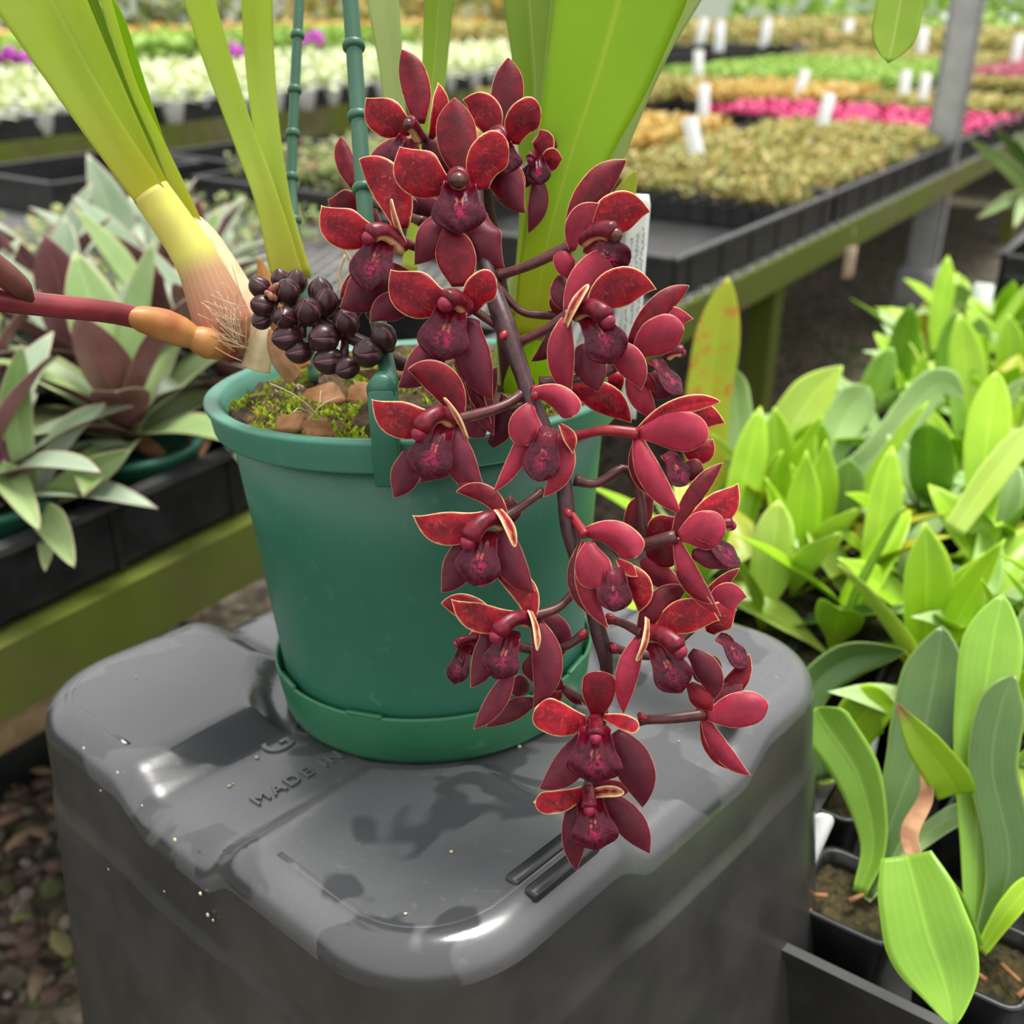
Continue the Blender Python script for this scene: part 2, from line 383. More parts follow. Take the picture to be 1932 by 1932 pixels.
def tangents(p): return nrm(np.gradient(p, axis=0))
def frames(p, roll=0., eye=None):
    t = tangents(p); eye = CAMP if eye is None else eye
    view = nrm(eye-p); s = nrm(np.cross(t, view)); nn = np.cross(s, t)
    r = np.radians(roll) if np.isscalar(roll) else np.radians(np.asarray(roll))[:, None]
    s2 = s*np.cos(r)+nn*np.sin(r); n2 = np.cross(s2, t)
    return t, s2, n2
def tube(pts, rad, seg=10, ref=None, cap=True):
    p = np.asarray(pts, float); n = len(p); t = tangents(p)
    rad = np.broadcast_to(np.asarray(rad, float), (n,))
    r0 = np.array(ref if ref is not None else ([0, 0, 1.] if abs(t[0][2]) < .9 else [1., 0, 0]))
    A = np.cross(t, r0); A = nrm(A); Bv = np.cross(A, t)   # Bv ~ ref side
    th = np.linspace(0, 2*math.pi, seg+1)
    V = p[:, None]+rad[:, None, None]*(A[:, None]*np.sin(th)[None, :, None]-Bv[:, None]*np.cos(th)[None, :, None])
    uv = np.stack([np.broadcast_to(th/(2*math.pi), (n, seg+1)), np.broadcast_to(np.linspace(0, 1, n)[:, None], (n, seg+1))], -1)
    F = []
    I = lambda i, j: i*(seg+1)+j
    for i in range(n-1):
        for j in range(seg): F.append((I(i, j), I(i, j+1), I(i+1, j+1), I(i+1, j)))
    V = V.reshape(-1, 3); uv = uv.reshape(-1, 2)
    if cap:
        k = len(V); V = np.vstack([V, p[0], p[-1]]); uv = np.vstack([uv, [0, 0], [0, 1]])
        for j in range(seg): F.append((k, I(0, j+1), I(0, j))); F.append((k+1, I(n-1, j), I(n-1, j+1)))
    return V, F, uv
def lathe(prof, seg, org, ax, ay, az):
    prof = np.asarray(prof, float); n = len(prof); th = np.linspace(0, 2*math.pi, seg, endpoint=False)
    V = org + prof[:, None, :1]*(np.cos(th)[None, :, None]*ax+np.sin(th)[None, :, None]*ay)+prof[:, None, 1:2]*az
    F = []
    for i in range(n-1):
        for j in range(seg): F.append((i*seg+j, i*seg+(j+1) % seg, (i+1)*seg+(j+1) % seg, (i+1)*seg+j))
    return V.reshape(-1, 3), F
def sphere(c, r, seg=14, rings=9, axis=None, el=1.):
    az = nrm(np.asarray(axis, float)) if axis is not None else ZV
    ax = nrm(np.cross(az, [.31, .77, .2])); ay = np.cross(az, ax)
    ph = np.linspace(.02, math.pi-.02, rings)
    return lathe(np.stack([r*np.sin(ph), -r*el*np.cos(ph)], 1), seg, np.asarray(c), ax, ay, az)
def box(c, ax, ay, az, hx, hy, hz):
    V = [c+ax*hx*i+ay*hy*j+az*hz*k for i in (-1, 1) for j in (-1, 1) for k in (-1, 1)]
    return np.array(V), [(0, 1, 3, 2), (4, 6, 7, 5), (0, 4, 5, 1), (2, 3, 7, 6), (0, 2, 6, 4), (1, 5, 7, 3)]
def rbox(c, ax, ay, az, hx, hy, hz, r=.002, seg=3):     # box with rounded vertical edges and softened rims
    pts = []
    for (sx, sy, a0) in ((1, 1, 0), (-1, 1, 90), (-1, -1, 180), (1, -1, 270)):
        for k in range(seg+1):
            a = math.radians(a0+90*k/seg); pts.append((sx*(hx-r)+r*math.cos(a), sy*(hy-r)+r*math.sin(a)))
    pts = np.array(pts); n = len(pts); q = min(r, hz)*.5
    rings = [(-hz, 1-q/max(hx, hy)), (-hz+q, 1), (hz-q, 1), (hz, 1-q/max(hx, hy))]
    V = []
    for z, k in rings:
        for x, y in pts: V.append(c+ax*x*k+ay*y*k+az*z)
    F = []
    for i in range(3):
        for j in range(n): F.append((i*n+j, i*n+(j+1) % n, (i+1)*n+(j+1) % n, (i+1)*n+j))
    F.append(tuple(range(n))[::-1]); F.append(tuple(range(3*n, 4*n)))
    return np.array(V), F

# ------------------------------------------------------------------ pot / tub frames
UPC = nrm(np.array([-.034, .933, -.358]))                # normal of the tub top (it sits a little askew on the gravel)
OC = np.array([-.0398, -.0724, .5389]) - .017*UPC         # centre of the saucer's underside, camera space
fw = np.array([0, 0, 1.]); uf = nrm(-(fw-UPC*(fw@UPC)))   # towards the camera, in the plane
ur = nrm(np.cross(UPC, -uf))
PO = c2w(OC); PN = d2w(UPC); PF = d2w(uf); PR = d2w(ur)
def PL(x, y, z): return PO + PR*x + PF*y + PN*z           # x right, y towards camera, z up the pot
def plane_hit(px, py, h=0.):                              # point on the tub plane (offset h)
    r = np.array([(px-966)/FPX, -(py-966)/FPX, 1.0]); k = ((OC+h*UPC)@UPC)/(r@UPC); return c2w(k*r)

# ================================================================== SETTING
gv, gf = box(np.array([0, 8, -.1]), np.array([1., 0, 0]), np.array([0, 1., 0]), ZV, 16, 14, .1)
tag(put('floor', gv, gf, M['ground'], smooth=False), 'gravel and leaf litter ground of the nursery', 'ground', kind='structure')
# pebbles near the tub
g = Geo()
for _ in range(3600):
    s_, t_ = random.uniform(-.1, .85), random.uniform(.25, 1.5)
    p = B(s_, t_, 0)
    r = random.uniform(.004, .012)
    V, F = sphere(p+ZV*r*.25, r, 7, 5, axis=(random.uniform(-.4, .4), random.uniform(-.4, .4), 1), el=random.uniform(.4, .7))
    V = p+(V-p)*np.array([random.uniform(.7, 1.5), random.uniform(.7, 1.4), 1])
    g.add(V, F)
tag(g.put('gravel', M['stone']), 'loose brown and pinkish pebbles on the ground beside the tub', 'gravel', kind='stuff')
g = Geo()
for _ in range(260):
    p = B(random.uniform(-.1, .85), random.uniform(.3, 1.4), random.uniform(.008, .02)); a = random.uniform(0, 6.28)
    d = np.array([math.cos(a), math.sin(a), random.uniform(-.2, .2)]); L = random.uniform(.02, .045)
    pts = p+d*np.linspace(0, L, 5)[:, None]+ZV*(np.sin(np.linspace(0, 3.1, 5))*.004)[:, None]
    t = tangents(pts); s = nrm(np.cross(t, ZV)); b = blade(pts, s, np.cross(s, t), L*.22*np.sin(np.linspace(.3, 3.1, 5)), 2, .2, .0005)
    g.add(b['V'], b['F'], b['uv'], b['edge'])
tag(g.put('leaf_litter', island_mat('litter', [(0, (.20, .13, .07)), (.4, (.32, .22, .13)), (.7, (.20, .23, .06)), (1, (.36, .20, .16))], .7, .1)), 'dead leaves scattered over the gravel at lower left', 'leaves', kind='stuff')

# ================================================================== TUB
TE = c2w(np.array([-.0306, -.1575, .3645])) ; 
Fp, Rp, Lp = plane_hit(800, 1815, .012), plane_hit(1512, 1190, .012), plane_hit(112, 1248, .012)
ex = nrm(Rp-Fp); ex = nrm(ex-PN*(ex@PN)); ey0 = nrm(Lp-Fp); bis = nrm(ex+nrm(ey0-PN*(ey0@PN)))
rr = np.cross(PN, bis); ex = nrm(bis-rr); ey = nrm(bis+rr)
if ex@PR < 0: ex, ey = ey, ex
HX, HY, RC = .151, .156, .053
corner = Fp - (ex+ey)*RC*(1-1/math.sqrt(2))
TC = corner + ex*HX + ey*HY; TC = TC - PN*((TC-PO)@PN)
def TL(x, y, z): return TC+ex*x+ey*y+PN*z
def sm(x, a, b): q = np.clip((x-a)/(b-a), 0, 1); return q*q*(3-2*q)
def tub_xy(px, py):
    q = plane_hit(px, py)-TC; return q@ex, q@ey
PADH = .013
PCX, PCY = (PO-TC)@ex, (PO-TC)@ey
CH0, CH1 = tub_xy(445, 1612)[1], tub_xy(318, 1490)[1]; CHC = (CH0+CH1)/2; CHW = abs(CH1-CH0)/2
def tubz(x, y):
    cx = 1-sm(np.abs(y-CHC), CHW-.008, CHW+.016)          # channel running along x
    cy = 1-sm(np.abs(x-PCX), .034, .060)
    cc = 1-sm(np.hypot(x-PCX, y-PCY), .083, .100)
    return PADH*(1-np.maximum(np.maximum(cx, cy), cc))
def outline(n):
    pts = []
    k = n//4
    for (sx, sy, a0) in ((1, 1, 0), (-1, 1, 90), (-1, -1, 180), (1, -1, 270)):
        m = k//2
        for q in range(m):
            a = math.radians(a0+90*q/(m-1)); pts.append((sx*(HX-RC)+RC*math.cos(a), sy*(HY-RC)+RC*math.sin(a)))
        # straight run to the next corner
        nx = {0: (-1, 1), 90: (-1, -1), 180: (1, -1), 270: (1, 1)}[a0]
        a = math.radians(a0+90); p0 = np.array(pts[-1]); p1 = np.array((nx[0]*(HX-RC)+RC*math.cos(a), nx[1]*(HY-RC)+RC*math.sin(a)))
        for q in range(1, k-m+1): pts.append(tuple(p0+(p1-p0)*q/(k-m+1)))
    return np.array(pts)
OUT = outline(320); NO = len(OUT)
ON = nrm(np.stack([np.roll(OUT, -1, 0)[:, 1]-np.roll(OUT, 1, 0)[:, 1], -(np.roll(OUT, -1, 0)[:, 0]-np.roll(OUT, 1, 0)[:, 0])], 1))
rings = []
inner = OUT - ON*.014
for k in np.linspace(.02, 1, 60): q = inner*k; rings.append(np.c_[q, tubz(q[:, 0], q[:, 1])])
ez = tubz(inner[:, 0], inner[:, 1])
for a in np.linspace(12, 90, 7):
    a = math.radians(a); q = inner+ON*.014*math.sin(a); rings.append(np.c_[q, ez*1.0-.014*(1-math.cos(a))])
zz = .60; TAPER = .075
for dz, off, keep in ((.026, 0, .75), (.034, .0, .5), (.040, .0, .3), (.0415, .0014, .2), (.044, .0014, .15), (.06, .0014, 0), (.12, .0014, 0), (.25, .0014, 0), (.40, .0014, 0), (zz, .0014, 0)):
    q = OUT+ON*(off+TAPER*(dz-.014)); rings.append(np.c_[q, -dz+ez*keep])
rings = np.array(rings); nr = len(rings)
V = TC+rings[:, :, :1]*ex+rings[:, :, 1:2]*ey+rings[:, :, 2:3]*PN
F = []
for i in range(nr-1):
    for j in range(NO): F.append((i*NO+j, i*NO+(j+1) % NO, (i+1)*NO+(j+1) % NO, (i+1)*NO+j))
F.append(tuple(range(NO)))
tub = thing('storage_tub', 'upturned dark grey plastic storage tub under the green orchid pot', 'tub', TL(0, 0, -zz))
put('tub_shell', V.reshape(-1, 3), F, [M['tub'], M['tubshade']], tub, fm=[0]*(66*NO)+[1]*(len(F)-66*NO))
for sx, sy in ((1, 1), (-1, 1), (-1, -1), (1, -1)):
    r0 = .037; cx, cy = sx*(HX-RC-.000), sy*(HY-RC-.000); pts = []
    ln = .045
    pts.append((cx-sx*ln, cy+sy*r0))
    for q in np.linspace(90, 0, 10): pts.append((cx+sx*r0*math.cos(math.radians(q)), cy+sy*r0*math.sin(math.radians(q))))
    pts.append((cx+sx*r0, cy-sy*ln))
    p3 = spline([TL(x, y, PADH+.0002) for x, y in pts], 40)
    t = tangents(p3); sd = nrm(np.cross(t, PN)); b = blade(p3, sd, np.tile(PN, (40, 1)), np.full(40, .0045), 8, .45, .001)
    put('corner_ridge', b['V'], b['F'], M['tub'], tub, uv=b['uv'], edge=b['edge'])
# two moulded slots by the front corner
for dx in (0, .020):
    x1, y1 = tub_xy(1028, 1668) if dx == 0 else tub_xy(1064, 1690); V, F = rbox(TL(x1, y1, PADH-.0005), ex, ey, PN, .019, .0030, .0018, .0012)
    put('moulded_slot', V, F, M['black'], tub)
def embossed(txt, size, pos, name='embossed_lettering'):
    c = bpy.data.curves.new(name, 'FONT'); c.body = txt; c.size = size; c.extrude = .00045; c.bevel_depth = .0002; c.space_character = 1.25
    o = bpy.data.objects.new('tmp_text', c); COL.objects.link(o)
    bpy.context.view_layer.update()
    me = bpy.data.meshes.new_from_object(o.evaluated_get(bpy.context.evaluated_depsgraph_get()))
    vs = np.empty(len(me.vertices)*3); me.vertices.foreach_get('co', vs); vs = vs.reshape(-1, 3)
    V = TC + ex*(pos[0]+vs[:, :1]) + ey*(pos[1]+vs[:, 1:2]) + PN*(pos[2]+vs[:, 2:3])
    F = [tuple(p.vertices) for p in me.polygons]
    bpy.data.objects.remove(o); bpy.data.meshes.remove(me)
    put(name, V, F, M['tub'], tub, smooth=False)
x1, y1 = tub_xy(512, 1428); embossed('GO', .021, (x1, y1, .0004))
x1, y1 = tub_xy(486, 1522); embossed('MADE IN AU', .0102, (x1, y1, .0004))
g = Geo()
for px, py in ((158, 1412), (190, 1492), (268, 1520), (222, 1458), (205, 1640), (310, 1682), (378, 1686), (392, 1726), (402, 1736), (330, 1585)):
    # flecks on the left side wall
    r = d2w(np.array([(px-966)/FPX, -(py-966)/FPX, 1.0])); nn = -ex+PN*TAPER; nn = nrm(nn)
    p0 = TL(-HX-.0014, 0, -.014); k = ((p0-CAMP)@nn)/(r@nn); p = CAMP+k*r
    V, F = sphere(p, random.uniform(.0006, .0012), 6, 4, axis=nn, el=.5); g.add(V, F)
for px, py in ((485, 1430), (440, 1480), (433, 1484), (265, 1320), (700, 1425), (712, 1468), (855, 1660), (770, 1780), (980, 1410), (1010, 1565), (930, 1330), (1280, 1400), (1265, 1120), (1400, 1165)):
    x, y = tub_xy(px, py); V, F = sphere(TL(x, y, tubz(x, y)+.0005), random.uniform(.0005, .0012), 6, 4, axis=PN, el=.6); g.add(V, F)
g.put('debris_fleck', M['fleck'], tub, kind='stuff')

# ================================================================== POT
SEG = 96
pot = thing('plant_pot', 'green plastic pot with clip-on saucer holding the flowering orchid', 'pot', PO)
def plathe(name, prof, m, parent=pot): 
    V, F = lathe([(r*.985, z) for r, z in prof], SEG, PO, PR, PF, PN); return put(name, V, F, m, parent)
plathe('pot_body', [(.001, .008), (.073, .008), (.0765, .010), (.0772, .014), (.0798, .045), (.0845, .10), (.0892, .1475), (.0865, .1485), (.080, .10), (.074, .04), (.0735, .0115), (.001, .0115)], M['pot'])
plathe('pot_rim', [(.0865, .1475), (.0935, .1462), (.0955, .1468), (.0962, .148), (.0972, .1550), (.0992, .1590), (.0992, .1606), (.0980, .1613), (.0940, .1610), (.0915, .1595), (.0905, .1560), (.0870, .1490)], M['rim'])
plathe('saucer', [(.001, .0), (.0765, .0), (.0785, .0012), (.0796, .004), (.0826, .0255), (.0824, .0268), (.0814, .0268), (.0806, .0255), (.0782, .006), (.001, .0055)], M['saucer'])
for a in (-58, -20, 30, 62, 150, 200):
    a = math.radians(a); r = .0802; V, F = rbox(PO+PR*r*math.sin(a)+PF*r*math.cos(a)+PN*.0270, PR*math.cos(a)-PF*math.sin(a), PR*math.sin(a)+PF*math.cos(a), PN, .009, .0012, .0008, .0008)
    put('saucer_clip', V, F, M['saucer'], pot)
def hanger(ang):
    a = math.radians(ang); ro = PR*math.sin(a)+PF*math.cos(a); ta = PR*math.cos(a)-PF*math.sin(a)
    g = Geo()
    for (r, z0, z1, hw, hr) in ((.1012, .1445, .1825, .0054, .0020), (.0965, .158, .1825, .0050, .0046)):
        V, F = rbox(PO+ro*r+PN*(z0+z1)/2, ta, ro, PN, hw, hr, (z1-z0)/2, .0014); g.add(V, F)
    V, F, _ = tube([PO+ro*(.0925)+PN*.1825, PO+ro*(.1030)+PN*.1825], [.0054, .0054], 20); g.add(V, F)
    g.put('hanger_clip', M['pot'], pot)
hanger(-2.6); hanger(113); hanger(233)
# potting mix
nr_, ns_ = 26, 80; V = []; F = []
for i in range(nr_):
    r = .0890*(i+.02)/(nr_-1)
    for j in range(ns_):
        a = 2*math.pi*j/ns_; x, y = r*math.cos(a), r*math.sin(a)
        z = .1545+.0030*math.sin(x*90+y*40)+.003*math.sin(y*130-x*60)+random.uniform(-.0022, .0022)+.008*(1-(r/.09)**2)
        V.append(PL(x, y, z if i < nr_-1 else .150))
for i in range(nr_-1):
    for j in range(ns_): F.append((i*ns_+j, i*ns_+(j+1) % ns_, (i+1)*ns_+(j+1) % ns_, (i+1)*ns_+j))
tag(put('potting_mix', np.array(V), F, M['mix']), 'dark bark potting mix filling the green pot', 'potting mix', kind='stuff')
def mixz(x, y): return .1545+.0030*math.sin(x*90+y*40)+.003*math.sin(y*130-x*60)+.008*(1-((x*x+y*y)/.0081))
g = Geo()
for _ in range(12000):
    a = random.uniform(0, 6.283); r = .086*math.sqrt(random.random()); x, y = r*math.cos(a), r*math.sin(a)
    dens = math.sin(x*70+1.3)*math.sin(y*80+.4)+.35*math.sin(x*190+y*150)+(.45 if x < -.02 else .0)
    if dens < random.uniform(-.2, .5): continue
    p = PL(x, y, mixz(x, y)-.0008); d = nrm(PN+PR*random.uniform(-.8, .8)+PF*random.uniform(-.8, .8)); L = random.uniform(.0018, .0042)
    sd = nrm(np.cross(d, [random.uniform(-1, 1), random.uniform(-1, 1), .3])); w = random.uniform(.0005, .0012)
    q = p+d*L*.55; e = p+d*L+nrm(np.cross(sd, d))*L*.25
    g.add([p-sd*w*.5, p+sd*w*.5, q+sd*w, q-sd*w, e], [(0, 1, 2, 3), (3, 2, 4)])
tag(g.put('moss', M['moss']), 'bright green moss growing on the potting mix inside the rim', 'moss', kind='stuff')
chips = [(612, 752, .0085, 'flat reddish brown bark chip lying on the moss in the pot'), (548, 800, .006, 'dull brown bark piece against the inside of the pot rim'), (690, 745, .008, 'large rounded brown bark piece beside the hanger clip'), (600, 812, .006, 'brown fibrous bark chunk at the front of the pot rim'), (548, 705, .005, 'small tan bark chip under the cluster of dark buds')]
for px, py, r, lab in chips:
    q = plane_hit(px, py, .160); ca = nrm(PR+PF*random.uniform(-.8, .8)+PN*random.uniform(-.3, .3)); cn = nrm(np.cross(ca, [.1, 1, .5])); cn = cn if cn@PN > 0 else -cn; cb = np.cross(cn, ca); V, F = rbox(q, ca, cb, cn, r, r*.8, r*.28, r*.3)
    V = V+rng.normal(0, r*.05, V.shape)
    tag(put('bark_chip', V, F, M['barkchip']), lab, 'bark', 'bark chips on the potting mix')
g = Geo()
for _ in range(70):
    px, py = random.choice([(470, 660), (500, 650), (560, 720), (600, 735), (640, 730), (650, 500), (680, 470), (760, 720), (940, 700), (540, 740), (600, 790)])
    q = plane_hit(px+random.uniform(-35, 35), py+random.uniform(-10, 15), .157)
    d = nrm(np.array([random.uniform(-1, 1), random.uniform(-1, 1), random.uniform(-.2, .8)])); L = random.uniform(.012, .03)
    V, F, _ = tube(spline([q, q+d*L*.5+ZV*.003, q+d*L], 6), [.00025]*6, 5); g.add(V, F)
tag(g.put('dry_fibre', M['fibre']), 'dry tan root fibres strewn over the potting mix', 'fibres', kind='stuff')
# ================================================================== STAKES AND LABEL
def stake(label, ctrl, rpx, nodes):
    pts = spline([P(x, y, d) for x, y, d in ctrl], 60)
    d0 = ctrl[0][2]; r = rpx*d0/FPX
    V, F, uv = tube(pts, [r]*60, 18); o = put('garden_stake', V, F, M['stake'], None, org=pts[-1], uv=uv)
    tag(o, label, 'stake', 'green plastic stakes in the pot')
    for (x, y) in nodes:
        # ring at the point of the stake nearest this pixel
        best = min(pts, key=lambda pp: abs(proj(pp)[1]-y)); t = nrm(pts[-1]-pts[0])
        A = nrm(np.cross(t, [0, 1, .2])); Bv = np.cross(A, t)
        prof = [(r*.95, -.0019), (r*1.22, -.0017), (r*1.38, -.0008), (r*1.40, 0), (r*1.38, .0008), (r*1.22, .0017), (r*.95, .0019)]
        V, F = lathe(prof, 20, best, A, Bv, -t); put('node_ring', V, F, M['stake'], o)
def proj(p):
    q = np.asarray(p)-CAMP; x = q[0]; y = q[1]*SP+q[2]*CP; z = q[1]*CP-q[2]*SP
    return 966+x/z*FPX, 966-y/z*FPX, z
stake('thinner green plastic stake on the left, behind the bud cluster', [(568, -60, .500), (557, 150, .497), (550, 330, .494), (556, 420, .49), (575, 560, .485), (592, 720, .482)], 9.5, [(563, 70), (555, 163), (550, 248), (546, 333), (557, 418)])
stake('thicker green plastic stake with ring nodes touching the upper left flowers', [(655, -60, .43), (664, 40, .430), (675, 200, .428), (685, 350, .424), (697, 480, .419), (716, 620, .414), (736, 722, .3935)], 15.5, [(665, 92), (676, 222), (689, 350), (704, 585)])

a_, b_, c_ = P(1208, 366, .50), P(1193, 560, .51), P(1180, 790, .53)
ax = nrm(b_-a_); zx = nrm(np.cross(ax, [1, 0, 0])); xx = nrm(np.cross(zx, ax))
pts = spline([a_, b_, c_], 20); t, s, n = frames(pts, 0)
hw = np.full(20, .0054); hw[0] = .0042
b = blade(pts, s, n, hw, 4, 0, .0007)
lab = put('plant_label', b['V'], b['F'], M['white'], None, org=c_, uv=b['uv'])
tag(lab, 'white plastic plant label with pencil writing behind the right-hand flowers', 'label')
for col, u in enumerate((-.62, -.1, .42)):
    g = Geo()
    v = .16+.03*col
    while v < .78:
        L = random.uniform(.012, .03); i0 = v*19
        def at(vv, uu):
            i = vv*19; k = min(int(i), 18); f = i-k
            return pts[k]*(1-f)+pts[k+1]*f + s[k]*hw[5]*uu + n[k]*.0004
        q = [at(v+L*k/4, u+random.uniform(-.16, .16)) for k in range(5)]
        V, F, _ = tube(spline(q, 9), [.00018]*9, 5); g.add(V, F)
        v += L+random.uniform(.004, .012)
    g.put('handwriting', M['ink'], lab)

# ================================================================== ORCHID
PLT = PL(.01, -.01, .150)
orchid = thing('cymbidium_orchid', 'orchid with arching spike of dark red cream-edged flowers in green pot', 'orchid', PLT)
def prof(kind, v):
    v = np.asarray(v)
    def two(base, pk, q, r, e=1.):
        a = base+(1-base)*np.sin(np.pi/2*np.clip(v/pk, 0, 1))**e
        b = np.cos(np.pi/2*np.clip((v-pk)/(1-pk), 0, 1)**q)**r
        return np.where(v < pk, a, np.maximum(b, 0))
    return {'sepal': lambda: two(.42, .50, 1.55, .85), 'petal': lambda: two(.30, .47, 1.40, 1.18), 'blunt': lambda: two(.40, .60, 2.6, .62),
            'lat': lambda: two(.40, .42, 1.35, .95), 'round': lambda: two(.25, .52, 1.9, .62), 'roll': lambda: two(.8, .5, 2.0, .6)}[kind]()
VT = 1-(1-np.linspace(0, 1, 22))**1.6
VT = VT*.998
def tepal(fl, k, bx, by, tx, ty, w, d, bend=0, db=None, dt=None, bl=None, roll=0, cup=None, m=None, sh=None, wave=None, fold=0):
    if db is None: db = {'d': -.15, 'p': 0, 'l': -.15}[k]
    if dt is None: dt = {'d': -.45, 'p': .15, 'l': -.2}[k]
    if bl is None: bl = {'d': .12, 'p': .18, 'l': .25}[k]
    if cup is None: cup = {'d': .30, 'p': .12, 'l': .38}[k]
    if wave is None: wave = {'d': .04, 'p': .10, 'l': .04}[k]
    if sh == 'roll' and m is None: m = 'cream'
    if m is None: m = {'d': 'mar', 'p': 'red', 'l': 'dusk'}[k]
    if sh is None: sh = {'d': 'sepal', 'p': 'petal', 'l': 'lat'}[k]
    if k == 'p' and sh == 'petal': bend *= 1.5; w *= 1.06
    A, T = pc(bx, by, d-db/100), pc(tx, ty, d-dt/100)
    dx, dy = tx-bx, ty-by; L = math.hypot(dx, dy)+1e-6
    px2, py2 = -dy/L*bend, dx/L*bend
    C = (A+T)/2+2*np.array([px2*d/FPX, -py2*d/FPX, -bl/100])
    v = VT[:, None]
    pts = c2w((1-v)**2*A+2*v*(1-v)*C+v*v*T)
    t, s, n = frames(pts, roll)
    hw = np.maximum(prof(sh, VT)*w*.5*d/FPX, .00012)
    b = blade(pts, s, n, hw, 12, cup, .0007, fold, wave, random.uniform(6, 10), botm=1)
    other = {'red': 'dusk', 'mar': 'dusk', 'dusk': 'mar', 'pink': 'red', 'cream': 'dusk'}[m]
    return put('petal' if k == 'p' else 'sepal', b['V'], b['F'], [M[m], M[other]], fl, uv=b['uv'], edge=b['edge'], fm=b['fm'])
def lip(fl, cx, cy, tx, ty, w, d, db=.25, dt=.35, bl=.35, roll=0, m='lip'):
    dt += .22; bl *= .7
    A, T = pc(cx, cy, d-db/100), pc(tx, ty, d-dt/100); C = (A+T)/2+np.array([0, 0, -2*bl/100])
    n_ = 30; vv = np.linspace(0, 1, n_); vv = 1-(1-vv)**1.4; v = vv[:, None]
    pts = c2w((1-v)**2*A+2*v*(1-v)*C+v*v*T); t, s, n = frames(pts, roll)
    h = np.interp(vv, [0, .1, .2, .30, .38, .46, .56, .66, .76, .86, .93, .975, 1], [.45, .70, .80, .80, .74, .84, .94, 1.0, .95, .76, .52, .30, .03])*w*.56*d/FPX
    mm = 18; u = np.linspace(-1, 1, mm+1)[None]
    W = w*.5*d/FPX; hh = h[:, None]
    lift = W*.40*np.abs(u)**2.0*np.exp(-((v-.20)/.14)**2) - W*.13*u**2*sm(v, .5, .9)
    lift = lift + W*.12*(np.exp(-((np.abs(u)-.16)/.07)**2))*sm(v, .1, .2)*(1-sm(v, .46, .58))
    lift = lift + W*.04*np.sin(u*9+v*14)*sm(v, .45, .7)*np.abs(u)
    X = pts[:, None]+s[:, None]*(hh*u*(1-.28*np.abs(u)*np.exp(-((v-.20)/.14)**2)))[..., None]+n[:, None]*lift[..., None]
    L = np.linalg.norm(pts[-1]-pts[0])
    ed = np.minimum(hh*(1-np.abs(u)), (1-v)*L)*1000
    uv = np.stack([np.broadcast_to((u+1)/2, ed.shape), np.broadcast_to(v, ed.shape)], -1)
    Y = X-n[:, None]*.0006
    k = n_*(mm+1); F = []; I = lambda i, j: i*(mm+1)+j
    for i in range(n_-1):
        for j in range(mm): F += [(I(i, j), I(i, j+1), I(i+1, j+1), I(i+1, j)), (k+I(i, j), k+I(i+1, j), k+I(i+1, j+1), k+I(i, j+1))]
        F += [(I(i, 0), I(i+1, 0), k+I(i+1, 0), k+I(i, 0)), (I(i, mm), k+I(i, mm), k+I(i+1, mm), I(i+1, mm))]
    put('lip', np.concatenate([X.reshape(-1, 3), Y.reshape(-1, 3)]), F, M[m], fl, uv=np.concatenate([uv.reshape(-1, 2)]*2), edge=np.concatenate([ed.ravel()]*2))
def column(fl, cx, cy, tx, ty, w, d, dt=.95, lipt=None, cap='cap', arch=10, db=.15):
    A, T = pc(cx, cy, d-db/100), pc(tx, ty, d-dt/100); C = (A+T)/2+np.array([0, arch*d/FPX*1.3, -.25/100])
    v = np.linspace(0, 1, 12)[:, None]; pts = c2w((1-v)**2*A+2*v*(1-v)*C+v*v*T)
    r = w*.5*d/FPX
    ref = nrm((P(*lipt, d-.004) if lipt else P(tx, ty+60, d))-pts[6])
    V, F, uv = tube(pts, r*np.interp(v[:, 0], [0, .3, .7, .92, 1], [1.05, .92, 1.0, 1.12, .7]), 18, ref)
    put('column', V, F, M['column'], fl, uv=uv)
    ax = nrm(pts[-1]-pts[-3]); V, F = sphere(pts[-1]-ax*r*.1+ref*r*.25, r*.82, 14, 9, axis=ax)
    put('anther_cap', V, F, M[cap], fl)
def flower(c, d, ped, tepals, lp=None, co=None, pm='pedicel', pw=17):
    cw = P(c[0], c[1], d+.001)
    pts = [P(*q) for q in ped]+[cw]
    sp = spline(pts, 16); r = pw*.5*d/FPX
    V, F, uv = tube(sp, r*np.interp(np.linspace(0, 1, 16), [0, .12, .3, .8, 1], [1.35, 1.0, .92, 1.12, 1.2]), 12)
    fl = put('flower', V, F, M[pm], orchid, org=cw, uv=uv)
    for tp in tepals: tepal(fl, *tp[:6], d, **(tp[6] if len(tp) > 6 else {}))
    if lp: lip(fl, *lp[:5], d, **(lp[5] if len(lp) > 5 else {}))
    if co: column(fl, *co[:5], d, **(co[5] if len(co) > 5 else {}))
    return fl
D = dict
